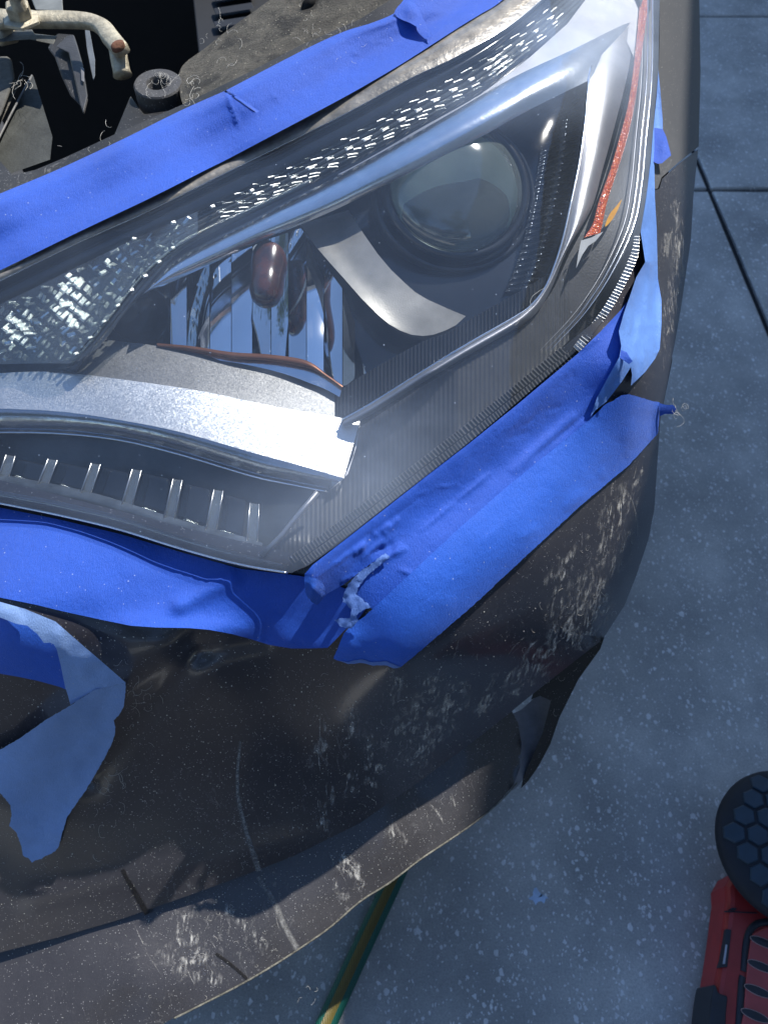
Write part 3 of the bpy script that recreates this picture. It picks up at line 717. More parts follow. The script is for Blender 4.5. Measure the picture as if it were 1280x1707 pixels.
# ---- headlight
lens_poly = [(-90, 500), (0, 458), (131, 393), (249, 338), (380, 272), (480, 220), (570, 171), (680, 108), (764, 53), (836, 4), (900, -50), (1000, -90), (1098, -90), (1099, 0), (1097, 115), (1087, 230), (1079, 312), (1069, 375), (1060, 425), (1040, 470), (1011, 525), (985, 560), (960, 585),
    (860, 672), (778, 740), (644, 844), (560, 910), (515, 942), (486, 955), (440, 951), (400, 942), (300, 915), (200, 884), (100, 860), (0, 840), (-90, 825)]
def edged(x, y): return LENS(x, y)
head = sheet('headlight', [(x+(500-x)*.004, y+(500-y)*.004) for x, y in lens_poly], lambda x, y: LENS(x, y)+.135, HOUSE, car, step=30, thick=.01, smooth=False, bstep=20)
sheet('lens', lens_poly, lambda x, y: LENS(x, y)-.004*(.5+.5*math.cos(max(-3.1, min(3.1, (y-500)/330)))), LENSM, head, step=14, thick=.0028, smooth=False, bstep=6, attrf=lambda x, y: min(1, .9*mp_(x, y, 985, 40, 110, 90)+.45*mp_(x, y, 1075, 250, 40, 220)+.75*mp_(x, y, 620, 760, 110, 90)+.35*mp_(x, y, 430, 870, 200, 60)+.2*mp_(x, y, 820, 170, 160, 40)))  # attribute paints glare and glow into the lens haze
# side wall of the lens: dark sealing rim just inside the edge
lp = lens_poly
def rimwall(name, pts, m, d0, d1, n):
    p = cr(pts, n); g = [[(x, y, LENS(x, y)+d0+(d1-d0)*t) for t in (0, .5, 1)] for x, y in p]
    vs = [P(*q) for r in g for q in r]; fs = []
    for i in range(n-1):
        for j in range(2): fs.append((i*3+j, i*3+j+1, (i+1)*3+j+1, (i+1)*3+j))
    return put(name, vs, fs, m, head)
rimwall('housing_wall', lens_poly[20:]+[(-90, 500)], HOUSEM, .003, .13, 120)
rimwall('housing_wall', lens_poly[:20], HOUSEM, .003, .13, 120)
L = lambda off, bulge=0: (lambda x, y, s=0, t=.5: LENS(x, y)+off-bulge*math.sin(math.pi*t))

# brown-grey edge strip just under the upper tape
RIMT = [(-60, 477), (0, 450), (131, 384), (249, 329), (380, 263), (570, 162), (680, 99), (764, 45), (836, -1), (900, -54)]
RIMB = [(-60, 497), (0, 468), (131, 404), (249, 351), (380, 286), (570, 192), (680, 132), (764, 92), (856, 38), (960, -50)]
band('edge_gasket', RIMT, RIMB, L(.0, .003), simple('dull_gasket', (.26, .235, .20), .35, .25, (150, .001), .4, 70), head, n=110, k=6, thick=.004)
v, f = tube_geo([P(x, y, LENS(x, y)+.001) for x, y in cr(RIMB, 90)], .0009, 6); put('gasket_lip', v, f, CHROMER, head)
# black glossy upper band
BANDT = [(-60, 496), (0, 467), (131, 403), (249, 350), (380, 285), (570, 191), (680, 131), (764, 91), (856, 37), (940, -40)]
BANDB = [(-60, 540), (0, 508), (125, 447), (256, 384), (330, 352), (420, 308), (500, 268), (620, 204), (700, 158), (800, 98), (880, 38), (960, -30)]
band('upper_trim', BANDT, BANDB, L(.016, .006), HOUSE, head, n=100, k=8, thick=.003)
v, f = tube_geo([P(x, y, LENS(x, y)+.010) for x, y in cr([(a, b+6) for a, b in BANDT[3:]], 70)], .0012, 6); put('trim_line', v, f, simple('dark_line', (.10, .11, .13), .3, .5), head)
# light guide channel
LT = [(256, 382), (330, 350), (420, 306), (500, 266), (620, 202), (700, 156), (800, 96), (880, 36), (960, -30)]
LB = [(262, 440), (328, 394), (420, 350), (500, 312), (620, 252), (700, 208), (800, 152), (890, 84), (985, -5)]
band('light_channel', LT, LB, L(.034), simple('channel_dark', (.05, .055, .06), .22, .6), head, n=90, k=7, thick=.002)
GUIDE = clear('light_guide_plastic', (.72, .76, .76), .10, (.75, .78, .78), .1, False, 2.0)
for q in (.14, .32, .50, .68, .86):
    a = cr(LT, 90); b = cr(LB, 90); pth = []
    for i in range(90): pth.append(P(a[i][0]*(1-q)+b[i][0]*q, a[i][1]*(1-q)+b[i][1]*q, LENS(*a[i])+.025-.004*math.sin(q*math.pi)))
    v, f = tube_geo(pth, .0016, 6); put('light_guide', v, f, GUIDE, head)
SPARK = simple('sparkle_chrome', (.95, .93, .88), .36, 1, (900, .0008), .1, 60)
SPARK2 = simple('sparkle_grey', (.24, .26, .25), .2, 1, (700, .001), .4, 120)
def quadpiece(name, c2, w, h, ang, d, tilt, m, parent, th=.0015, skew=0):
    """small bevelled optic block: centre px, size px, in-plane angle, distance, normal tilt toward/away from half vector"""
    c = P(c2[0], c2[1], d); nn = (half(c2[0], c2[1], d)+Vector(tilt)).normalized()
    ca, sa = math.cos(ang), math.sin(ang); u = (RT*ca+UP*sa); u = (u-nn*u.dot(nn)).normalized(); v = nn.cross(u)
    k = d/F; w *= k*.5; h *= k*.5; vs = []
    for z, e in ((0, 1), (th, .72)):
        for a, b in ((-1, -1), (1, -1), (1, 1), (-1, 1)): vs.append(c+u*(a*w*e+b*skew*w)+v*b*h*e+nn*z)
    return put(name, vs, [(0, 1, 5, 4), (1, 2, 6, 5), (2, 3, 7, 6), (3, 0, 4, 7), (4, 5, 6, 7), (3, 2, 1, 0)], m, parent, smooth=False)
a = cr(LT, 200); b = cr(LB, 200)
rs = random.Random(3)
for i in range(30, 190, 8):
    s = i/199; x = (a[i][0]+b[i][0])/2; y = (a[i][1]+b[i][1])/2; bright = .25+.9*s
    ang = math.atan2(-(b[min(i+3, 199)][1]-b[i-3][1]), b[min(i+3, 199)][0]-b[i-3][0])
    big = 4+9*math.sin(math.pi*min(1, s*1.05))**1.2
    quadpiece('light_element', (x, y), 2.5+big*.25, 5+big*.75, -math.pi/2+ang+.1, LENS(x, y)+.0195, (rs.uniform(-.07, .07)/bright, rs.uniform(-.07, .07)/bright, 0), SPARK, head, .0008, 0)
    quadpiece('light_element', (x+6, y+6+big*.3), 8+big, 2.4, ang, LENS(x, y)+.0192, (rs.uniform(-.12, .12)/bright, rs.uniform(-.12, .12)/bright, 0), SPARK, head, .0005, 0)
    for q in range(5):
        t = (.12, .28, .45, .66, .86)[q]; j = min(199, max(0, i+(q % 2)*3))
        px = a[j][0]*(1-t)+b[j][0]*t; py = a[j][1]*(1-t)+b[j][1]*t
        quadpiece('light_element', (px, py), rs.uniform(14, 22), rs.uniform(1.2, 2.0), ang, LENS(px, py)+.018, (rs.uniform(-.16, .16), rs.uniform(-.16, .16), 0), rs.choice([SPARK, SPARK, SPARK2, SPARK2]), head, .0004, 0)
# inner crystal reflector cluster at the left
CP = [(-60, 540), (0, 508), (125, 447), (210, 405), (256, 384), (330, 352), (330, 392), (289, 415), (230, 462), (180, 530), (140, 575), (118, 606), (60, 606), (0, 607), (-60, 612)]
sheet('crystal_backing', CP, lambda x, y: LENS(x, y)+.032, simple('crystal_backing', (.10, .11, .11), .25, .7, (60, .002), .5, 40), head, step=14, thick=.004, smooth=False)
rows = 0
CA = math.radians(52)
for iu in range(-14, 40):
    for iv in range(-30, 34):
        U_, V_ = iu*19.0, iv*9.0; x = 60+U_*math.cos(CA)+V_*math.sin(CA); y = 560-U_*math.sin(CA)+V_*math.cos(CA)
        if not inside(x, y, CP) or not inside(x+5, y-7, CP) or not inside(x-5, y+7, CP): continue
        hot = max(mp_(x, y, 122, 505, 34, 58), mp_(x, y, 30, 548, 36, 34), .7*mp_(x, y, 182, 452, 16, 30), .6*mp_(x, y, 70, 480, 12, 30))
        if rs.random() < .12: continue
        sp = .03+.42*(1-hot)**1.1; big_ = rs.random() < .2
        quadpiece('crystal_facet', (x+rs.uniform(-2, 2), y+rs.uniform(-2, 2)), (17+5*hot)*rs.uniform(.6, 1.1), rs.uniform(3.5, 7)+4*hot, CA+rs.choice([0, 0, 0, .25, -.5]), LENS(x, y)+.020-rs.uniform(0, .003),
                  (rs.gauss(0, sp), rs.gauss(0, sp), 0), SPARK if hot > .5 else rs.choice([CHROME, SPARK2, SPARK2]), head, rs.uniform(.0006, .0015), 0)
sheet('crystal_cover', CP, lambda x, y: LENS(x, y)+.010+.002*math.sin(x*.06), CRYS, head, step=9, thick=.003, smooth=False)
for o in (0, 9, 17):
    pts = cr([(120+o*.6, 606-o*.2), (150+o, 572), (190+o, 520), (236+o*.6, 462+o*.6), (290, 413+o*.8), (332, 388+o*.6), (420, 348+o*.3), (520, 300+o*.2)], 60)
    v, f = tube_geo([P(x, y, LENS(x, y)+.018) for x, y in pts], .0016, 6); put('crystal_edge', v, f, CRYS if o else SPARK2, head)
for i in range(16):
    t = i/15; x = np.interp(t, [0, .5, 1], [60, 175, 420]); y = np.interp(t, [0, .5, 1], [462, 418, 318]) if i % 2 else np.interp(t, [0, .5, 1], [148, 215, 330])
    if i % 2 == 0: x = np.interp(t, [0, 1], [128, 300]); y = np.interp(t, [0, .5, 1], [590, 490, 402])
    quadpiece('light_element', (x, y), 9, 5, .6, LENS(x, y)+.016, (rs.uniform(-.05, .05), rs.uniform(-.05, .05), 0), SPARK, head)

# black band between light guide and chrome eyebrow
MT = [(112, 612), (150, 576), (186, 530), (238, 466), (292, 418), (328, 394), (420, 350), (500, 312), (620, 252), (700, 208), (800, 152), (880, 92)]
MB = [(130, 618), (168, 566), (205, 522), (246, 484), (294, 434), (357, 400), (420, 374), (481, 338), (600, 276), (700, 217), (800, 160), (880, 100)]
band('middle_trim', MT, MB, L(.020, .003), HOUSE, head, n=90, k=6, thick=.002)
# silver panel above eyebrow
EYT = [(240, 489), (262, 462), (294, 431), (357, 397), (420, 366), (481, 333), (560, 294), (667, 236), (758, 184), (855, 128), (961, 78), (1057, 28)]
EYB = [(240, 490), (271, 477), (320, 455), (387, 424), (440, 399), (502, 374), (560, 349), (630, 315), (720, 270), (817, 220), (880, 184), (981, 134)]
sheet('silver_panel', [(560, 291), (620, 257), (700, 213), (800, 158), (880, 98), (945, 40), (975, 0), (1000, -80), (1068, -80), (1066, 0), (1061, 60), (1058, 100), (1040, 60), (961, 84), (855, 132), (758, 188), (667, 240), (580, 290)],
      lambda x, y: LENS(x, y)+.0175, SATIN, head, step=10, thick=.003, smooth=False)
def eyed(x, y, s, t):
    if s > .8: return LENS(x, y)+.018-(.010*math.sin(math.pi*t)**.8-.004*t)*(1-((s-.8)/.2)**1.5*.85)
    return eyed0(x, y, s, t)
def eyed0(x, y, s, t):                                       # rounded bright bar: leans back at its upper side
    return LENS(x, y)+.018-.010*math.sin(math.pi*min(1, t*1.0))**.8+.004*t
band('chrome_brow', EYT, EYB, eyed, CHROMER, head, n=110, k=12, thick=.004)
# frame band down the right
FRO = [(1057, 33), (1051, 90), (1044, 131), (1024, 210), (1004, 282), (985, 348), (945, 417), (920, 478), (895, 520), (862, 546), (780, 592), (700, 640), (620, 690), (575, 712)]
FRI = [(985, 110), (981, 134), (975, 203), (965, 272), (952, 335), (939, 394), (925, 440), (908, 480), (886, 508), (862, 526), (780, 573), (705, 619), (620, 672), (570, 700)]
band('silver_frame', FRO, FRI, lambda x, y, s, t: LENS(x, y)+.020+.03*max(0, (s-.8)/.2)-.006*math.sin(math.pi*t), SATIN, head, n=110, k=8, thick=.006)
v, f = tube_geo([P(x, y, LENS(x, y)+.017+.03*max(0, (760-x)/190)) for x, y in cr([(a, b) for a, b in FRI], 100)], .0011, 6); put('frame_edge', v, f, CHROMER, head)
# outer clear area right of the frame: dark satin wedge with vertical lines
OUTO = [(1092, -60), (1092, 115), (1082, 230), (1072, 312), (1058, 380), (1030, 440), (990, 500), (940, 558), (895, 592), (842, 600)]
OUTI = [(1062, -60), (1052, 115), (1030, 215), (1008, 290), (985, 355), (948, 425), (920, 485), (885, 530), (838, 588)]
band('side_panel', OUTI, OUTO, lambda x, y, s, t: LENS(x, y)+.026-.004*t*(1-s)+.016*max(0, (s-.55)/.45), simple('side_grey', (.045, .045, .05), .45, 0, (500, .0003), .3, 40), head, n=70, k=26, thick=.003)
for o_, r_ in ((9, .0012), (17, .0008), (26, .0007)):
    v, f = tube_geo([P(x-o_, y, LENS(x, y)+.008) for x, y in cr([(1096, -60), (1095, 115), (1085, 230), (1077, 312), (1064, 378), (1030, 452), (985, 520), (925, 585)], 70)], (lambda r_: lambda t: r_*min(1, 2.2*(1-t)+.08))(r_), 6); put('moulding_line', v, f, CHROMER if o_ < 20 else SATIN, head)
# amber reflector strip
AMB = NT('amber_reflector'); vo = AMB.vor(520); AMB.set(col=AMB.mix(AMB.ramp(vo, [(0, 0), (.6, 1)]), (1.0, .24, .02), (.50, .055, .006)), rough=.2, coat=.6)
AMB.bump(vo, .0012)
band('amber_reflector', [(1068, -60), (1066, 0), (1057, 98), (1047, 171), (1034, 223), (1017, 282), (998, 335), (988, 372), (973, 396)], [(1082, -60), (1080, 0), (1068, 98), (1058, 171), (1047, 223), (1032, 274), (1012, 335), (1003, 376), (1000, 388)],
     lambda x, y, s, t: LENS(x, y)+.014-.003*math.sin(math.pi*t), AMB.m, head, n=60, k=6, thick=.004)
sheet('amber_glint', [(1008, 378), (1015, 358), (1028, 342), (1036, 332), (1030, 348), (1020, 366)], lambda x, y: LENS(x, y)+.012, simple('amber_clear', (.9, .38, .02), .15, .3), head, step=5, thick=.002)
sheet('white_chip', [(1005, 386), (985, 396), (968, 401), (963, 425), (960, 447), (970, 425), (980, 410), (992, 402)], plane(980, 405, LENS(980, 405)+.011, half(980, 405, .68)), simple('white_plastic', (.34, .35, .36), .8), head, step=5, thick=.002, smooth=False)
# bright toothed strip along lens edge
def teeth(name, A, B, off, m, period, amp, n, wd=3):
    a = cr(A, n); b = cr(B, n); L_ = sum(math.hypot(a[i+1][0]-a[i][0], a[i+1][1]-a[i][1]) for i in range(n-1)); g = []
    for i in range(n):
        ph = (i/(n-1)*L_/period) % 1; z = amp*(1-abs(ph*2-1))
        g.append([(a[i][0]*(1-t)+b[i][0]*t, a[i][1]*(1-t)+b[i][1]*t, LENS(*a[i])+off-z) for t in (0, .5, 1)])
    return grid(name, g, m, head, .002, tag=dict(kind='stuff'))
SIL = simple('tooth_silver', (.60, .60, .60), .3, .9)
teeth('edge_teeth', [(1057, 392), (1052, 420), (1030, 470), (1000, 520), (955, 578)], [(1066, 392), (1062, 430), (1040, 478), (1012, 526), (966, 588)], .003, SIL, 5.6, .0028, 300)
DARKT = simple('tooth_grey', (.11, .11, .115), .3, .4)
teeth('edge_teeth', [(957, 579), (860, 658), (778, 724), (644, 828), (560, 892), (500, 934)], [(964, 588), (866, 668), (786, 734), (652, 838), (566, 902), (508, 944)], .008, DARKT, 6.3, .003, 900)
teeth('edge_teeth', [(935, 578), (850, 648), (765, 716), (632, 818), (550, 880), (480, 930)], [(945, 588), (858, 657), (774, 725), (640, 828), (557, 891), (488, 941)], .012, DARKT, 6.3, .003, 900)
# ribbed dark panel
RA = interp([(440, 925), (530, 826), (560, 806), (575, 798), (590, 760), (600, 712), (700, 646), (780, 597), (862, 550), (900, 520), (950, 440)])
RB = interp([(440, 940), (480, 932), (550, 882), (632, 820), (765, 718), (850, 650), (935, 580), (950, 566)])
vband('ribbed_panel', 440, 948, 1.15, RA, RB, lambda x, y: LENS(x, y)+.024+.042*max(0, min(1, (760-x)/190))*max(0, min(1, (900-y)/90))+.0006*abs(((x/7.6) % 1)*2-1), simple('rib_plastic', (.026, .027, .031), .42, 0, (600, .0003), .3, 60), head, k=7, tag=dict(kind='stuff'))
# finned strip at the window bottom
FA = interp([(556, 700), (560, 655), (600, 628), (640, 604), (706, 568), (742, 556), (790, 528), (840, 500), (880, 478), (920, 452)])
FB = interp([(556, 702), (570, 696), (620, 668), (705, 617), (780, 571), (862, 525), (890, 500), (920, 455)])
vband('finned_strip', 557, 915, .9, FA, FB, lambda x, y: LENS(x, y)+.030+.036*max(0, min(1, (760-x)/190))+.0022*abs(((x/6.2) % 1)*2-1), simple('fin_black', (.040, .044, .052), .2, .5), head, k=6, tag=dict(kind='stuff'))

# projector window
win = [(500, 372), (560, 350), (640, 312), (720, 270), (817, 218), (900, 175), (984, 128), (980, 230), (962, 330), (938, 410), (905, 490), (862, 530), (780, 575), (700, 622), (626, 670), (590, 560), (545, 470)]
sheet('projector_surround', win, lambda x, y: LENS(x, y)+.075+.025*mp_(x, y, 758, 311, 130, 120), HOUSE, head, step=16, thick=.004, smooth=False)
pc = P(760, 312, LENS(760, 312)+.054); axp = ((CAM-pc).normalized()*.42+half(760, 312, .7)*.58).normalized()
kk = (LENS(760, 312)+.052)/F
upv = (UP+RT*.35)
v, f = lathe_geo(pc, axp, [(125*kk, -.012), (129*kk, -.004), (127*kk, .002), (119*kk, .003), (114*kk, -.001)], 64, .93, .99, upv); put('projector_bezel', v, f, simple('projector_bezel_black', (.02, .022, .025), .22), head)
v, f = lathe_geo(pc-axp*.004, axp, [(145*kk, -.02), (141*kk, -.006), (136*kk, -.004), (133*kk, -.008)], 64, .96, 1, upv); put('projector_ring', v, f, simple('projector_ring_black', (.03, .034, .04), .2), head)
v, f = lathe_geo(pc-axp*.01, axp, [(110*kk, .004), (112*kk, -.006), (104*kk, -.02), (80*kk, -.032), (40*kk, -.038), (.0001, -.04)], 48, .93, .99, upv)
PRB = NT('projector_bowl'); PRB.set(col=PRB.mix(PRB.ramp(PRB.noise(16, PRB.map((1, .2, .2)), det=2), [(.35, 0), (.65, 1)]), (.30, .36, .36), (.80, .86, .76)), rough=.5, metal=.1)
put('projector_bowl', v, f, PRB.m, head)
PG = clear('projector_glass', (.80, .88, .84), .2, (.50, .58, .53), .07, False, 3.0)  # greenish haze film stands in for light reflected inside the dome
dome = [(115*kk*math.cos(t), .026*math.sin(t)) for t in np.linspace(0, math.pi/2-.001, 20)]
v, f = lathe_geo(pc-axp*.002, axp, dome, 64, .93, .99, upv); put('projector_lens', v, f, PG, head)
# satin arm
sheet('satin_arm', [(500, 374), (540, 362), (581, 350), (605, 388), (630, 424), (652, 450), (675, 472), (692, 487), (712, 499), (745, 514), (776, 527), (760, 542), (742, 551), (722, 558), (705, 560), (686, 558), (667, 551), (648, 540), (630, 525), (602, 497), (574, 465), (548, 436), (525, 409)],
      lambda x, y: LENS(x, y)+.052-.012*math.exp(-((x+y*.9-1100)/150)**2)-.004*math.exp(-((x*.8-y*.62-165)/22)**2), ARM, head, step=7, thick=.012, smooth=False)
# corrugated glossy strip added beside the window to break reflections into streaks
def strk(x, y, s, t): return LENS(x, y)+.070-.02*t+.0012*math.sin(s*170)+.006*math.sin(t*9)
band('streak_strip', [(905, 190), (900, 260), (885, 340), (868, 420), (840, 490)], [(976, 150), (970, 240), (955, 330), (935, 400), (900, 478)], strk, simple('fluted_black', (.05, .06, .075), .16, .7), head, n=340, k=12, tag=dict(kind='stuff'))
# turn signal reflector: dark left end, mirror facets, bulb
ETOP = interp([(240, 489), (271, 476), (320, 454), (387, 423), (440, 398), (502, 372), (560, 440), (588, 520), (640, 600)])
sheet('turn_recess', [(240, 486), (300, 460), (400, 412), (502, 368), (560, 440), (600, 520), (640, 600), (620, 650), (570, 660), (480, 640), (350, 615), (170, 590), (180, 560)], lambda x, y: LENS(x, y)+.10, HOUSE, head, step=20, thick=.003, smooth=False)
fx = [262, 284, 312, 350, 386, 421, 452, 481, 511, 540, 571, 592, 624]
fb = interp([(262, 572), (281, 573), (320, 578), (387, 588), (451, 592), (511, 602), (545, 625), (571, 643), (600, 640), (625, 600)])
tilts = [(-.5, .5), (.1, .55), (-.25, .35), (.05, .25), (.12, .3), (-.1, .62), (.2, .62), (-.3, .3), (.25, .15), (-.45, .3), (.5, .4), (-.3, .6)]
ft = interp([(262, 478), (312, 457), (387, 424), (450, 398), (502, 380), (540, 440), (570, 480), (588, 530), (624, 572)])
for i in range(len(fx)-1):
    x0, x1 = fx[i], fx[i+1]; mx = (x0+x1)/2; tx, ty = tilts[i]; ph = rs.random()*6
    def fd(x, y, x0=x0, mx=mx, tx=tx, ty=ty, ph=ph):
        return LENS(x, y)+.074+(x-mx)*.00030*tx*2-(max(0, 575-y)/100)**1.6*.0095*(.6+ty)+(y-520)*.00018*(ty-.4)*4-.0012*math.cos((x-mx)/18)+(.0011*math.sin(y*.045+x*.03+ph) if i > 6 else .0003*math.sin(y*.03+ph))
    vband('mirror_facet', x0+.6, x1-.6, 3, ft, fb, fd, CHROME, head, k=20, thick=.002)
cop = simple('copper_rim', (.20, .085, .045), .3, .6)
band('copper_rim', [(262, 572), (320, 577), (387, 587), (451, 591), (511, 601), (545, 624), (572, 643)], [(262, 578), (320, 584), (387, 597), (451, 602), (511, 613), (545, 630), (570, 648)], L(.055, .002), cop, head, n=40, k=4, thick=.002)
band('reflector_floor', [(240, 574), (320, 584), (387, 597), (451, 602), (511, 613), (545, 630), (570, 648)], [(170, 572), (300, 592), (400, 606), (470, 622), (520, 640), (545, 650), (566, 662)], L(.060), CHROMER, head, n=40, k=5, thick=.002)
# black round recess at left
v, f = lathe_geo(P(232, 522, LENS(232, 522)+.06), (CAM-P(232, 522, .7)), [(.026, .004), (.028, .002), (.0285, -.02), (.020, -.03), (.001, -.032)], 32); put('socket_cup', v, f, HOUSE, head)
# amber bulb
GLAMB = NT('amber_bulb_glass'); GLAMB.set(col=GLAMB.mix(GLAMB.ramp(GLAMB.noise(60), [(.4, 0), (.7, 1)]), (.025, .010, .008), (.10, .032, .018)), rough=.2, coat=.3, spec=.8)
bp = P(454, 408, LENS(452, 415)+.046); bt = P(441, 508, LENS(441, 505)+.040); axb = (bt-bp).normalized(); LN = (bt-bp).length
bulb_prof = [(.0001, 0), (.011, .001), (.0155, .006), (.0165, .014), (.0162, LN*.45), (.0150, LN*.5), (.0152, LN*.62), (.0150, LN*.78), (.0120, LN*.92), (.007, LN*.985), (.0001, LN)]
v, f = lathe_geo(bp, axb, bulb_prof, 28); put('amber_bulb', v, f, GLAMB.m, head)
if False: v, f = lathe_geo(bp+RT*.004+axb*.002, axb, [(.02, 0), (.0215, .004), (.0215, .009), (.019, .012)], 28)

# glitter blade: top face, front face, rounded underside
BMID = interp([(-60, 655), (0, 652), (100, 653), (200, 666), (300, 690), (420, 715), (500, 735), (590, 752)])
def deep(x): return .040*max(0, min(1, (760-x)/180))
def bl(x, y): return LENS(x, y)+.022+.030*max(0, x/600)-.00012*(y-BMID(x))
BT = [(-60, 628), (0, 622), (90, 620), (200, 632), (330, 651), (450, 676), (530, 690), (600, 702)]
BB = [(-60, 680), (0, 681), (100, 686), (200, 700), (300, 720), (420, 754), (500, 776), (573, 797)]
BC = [(-60, 722), (0, 720), (100, 722), (200, 733), (300, 757), (420, 793), (480, 806), (546, 819)]
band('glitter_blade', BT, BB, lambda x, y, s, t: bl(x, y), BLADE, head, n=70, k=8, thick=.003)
band('blade_underside', BB, BC, lambda x, y, s, t: bl(x, y)+.0005+.016*t**1.6, simple('smoky_chrome', (.42, .45, .50), .17, .9, (25, .0008), .15, 20), head, n=70, k=8, thick=.003)
v, f = tube_geo([P(x, y, bl(x, y)+.014) for x, y in cr([(a, b+1) for a, b in BC], 80)], .0009, 6); put('blade_lip', v, f, CHROMER, head)
sheet('blade_top', [(163, 565), (240, 573), (400, 602), (520, 636), (558, 645), (558, 694), (530, 691), (450, 677), (330, 652), (200, 633), (125, 622), (148, 590)], lambda x, y: bl(x, y)+.0004+.00012*max(0, (interp([(120, 622), (200, 632), (330, 651), (450, 676), (530, 690), (600, 702)])(x)-y)), BLADE_SHADE, head, step=10, thick=.003, smooth=False)
sheet('blade_end', [(601, 702), (589, 760), (574, 797), (548, 819), (556, 812), (580, 790), (594, 745)], lambda x, y: bl(x, y)+.002, SATIN, head, step=8, thick=.01, smooth=False)
sheet('dark_corner', [(-60, 606), (0, 607), (60, 605), (118, 604), (150, 572), (163, 566), (148, 590), (125, 622), (90, 621), (0, 623), (-60, 630)], lambda x, y: LENS(x, y)+.03, HOUSE, head, step=9, thick=.003, smooth=False)
# lower light: dark recess with glassy dividers
LOWP = [(-60, 716), (0, 718), (200, 731), (420, 790), (530, 818), (436, 926), (300, 893), (150, 845), (0, 818), (-60, 808)]
sheet('lower_recess', LOWP, lambda x, y: LENS(x, y)+.06, simple('lower_recess_grey', (.045, .052, .055), .2, .4, (40, .001), .4, 25), head, step=16, thick=.003, smooth=False)
band('recess_floor', [(-60, 780), (0, 790), (150, 820), (300, 866), (400, 893), (438, 905)], [(-60, 812), (0, 822), (150, 849), (300, 896), (400, 921), (434, 929)], L(.030, .004), simple('floor_grey', (.16, .17, .17), .2, .7, (60, .001), .4, 60), head, n=60, k=6, thick=.002)
for x0, y0, x1, y1 in ((18, 758, 3, 806), (88, 765, 68, 818), (160, 772, 138, 838), (228, 782, 208, 856), (296, 798, 280, 876), (364, 816, 350, 894), (424, 838, 420, 914)):
    ob = prism('glass_divider', [(x0-8, y0), (x0+9, y0+3), (x1+10, y1+2), (x1-10, y1-3)], lambda x, y: LENS(x, y)+.030, .012, CLEARP, head, .0015, 2)
    v, f = tube_geo([P(x0-7, y0, LENS(x0, y0)+.029), P(x1-9, y1, LENS(x1, y1)+.029)], .0007, 5); put('divider_edge', v, f, SIL, ob) if False else put('divider_edge', v, f, SIL, head)
    v, f = tube_geo([P(x0+8, y0+2, LENS(x0, y0)+.029), P(x1+9, y1, LENS(x1, y1)+.029)], .0005, 5); put('divider_edge', v, f, SIL, head)
for i, (x0, y0, x1, y1) in enumerate(((18, 766, 3, 800), (88, 772, 68, 812), (160, 780, 138, 832), (228, 790, 208, 850), (296, 808, 280, 870), (364, 826, 350, 890))):
    nx = (88, 160, 228, 296, 364, 424)[i]
    prism('lower_cell', [(x0+12, y0-2), (nx-12, y0+8), (nx-20, y1+10), (x1+14, y1-6)], lambda x, y: LENS(x, y)+.040, .006, HOUSE, head, .003, 3)
    quadpiece('cell_glint', ((x1+nx)/2-2, y1+2), 30+rs.uniform(-8, 8), 6, -.3, LENS(x1, y1)+.034, (rs.uniform(-.2, .2), rs.uniform(-.2, .2), 0), SPARK2, head)
v, f = tube_geo([P(x, y, LENS(x, y)+.016) for x, y in ((530, 820), (500, 855), (470, 892), (436, 926))], .0022, 8); put('corner_rib', v, f, SATIN, head)
# thick clear lower edge of the lens
band('lens_lower_edge', [(-60, 808), (0, 818), (100, 836), (200, 860), (300, 893), (400, 922), (470, 940)], [(-60, 826), (0, 838), (100, 858), (200, 882), (300, 913), (400, 940), (478, 953)], lambda x, y, s, t: LENS(x, y)+.004+.006*t*t, clear('thick_clear_edge', (.55, .58, .66), .09, (.6, .65, .75), .08, False, 2.4), head, n=70, k=8, thick=.004)
v, f = tube_geo([P(x, y, LENS(x, y)+.001) for x, y in cr([(-60, 828), (0, 839), (100, 859), (200, 883), (300, 914), (400, 941), (480, 955)], 70)], .0010, 6); put('lens_bead', v, f, CHROMER, head)

# ------------------------------------------------------------------ tape
G_T = 'strips of blue masking tape round the headlight'
def lift(fn, h): return lambda x, y: fn(x, y)-h
rw = random.Random(21)
def rnd_wr(n, cx0, cy0, cx1, cy1, wid, ang, lmin=14, lmax=46, amp=.0011):
    o = []
    for _ in range(n):
        t = rw.random(); x = cx0+(cx1-cx0)*t+rw.uniform(-wid, wid)*.5; y = cy0+(cy1-cy0)*t+rw.uniform(-wid, wid); a = ang+rw.gauss(0, .35); l = rw.uniform(lmin, lmax)
        o.append((x, y, x+math.cos(a)*l, y-math.sin(a)*l, amp*rw.choice([-.8, .6, 1]), rw.uniform(2, 4)))
    return o
w1 = wrinkles(rnd_wr(12, 60, 350, 780, 20, 30, -1.1, 10, 30, .0009)+[(374, 148, 386, 180, .0022, 3.2, 1), (386, 180, 400, 214, .0022, 3), (380, 176, 390, 196, -.0012, 4), (180, 346, 420, 236, .0008, 3, 1), (420, 236, 640, 118, .0006, 3, 1), (700, 75, 755, 35, .002, 3), (540, 60, 560, 110, .0008, 12), (500, 150, 512, 170, .0008, 6), (610, 60, 618, 78, .0006, 5)])
U1 = [(-70, 352), (0, 323), (98, 282), (203, 233), (302, 184), (374, 152), (380, 149), (499, 87), (570, 54), (620, 38), (657, 22), (668, 6), (680, -10), (720, -60)]
U2 = [(-70, 483), (0, 451), (131, 387), (249, 331), (340, 285), (380, 265), (450, 228), (570, 164), (630, 130), (680, 100), (764, 46), (800, 24), (836, 1), (900, -60)]
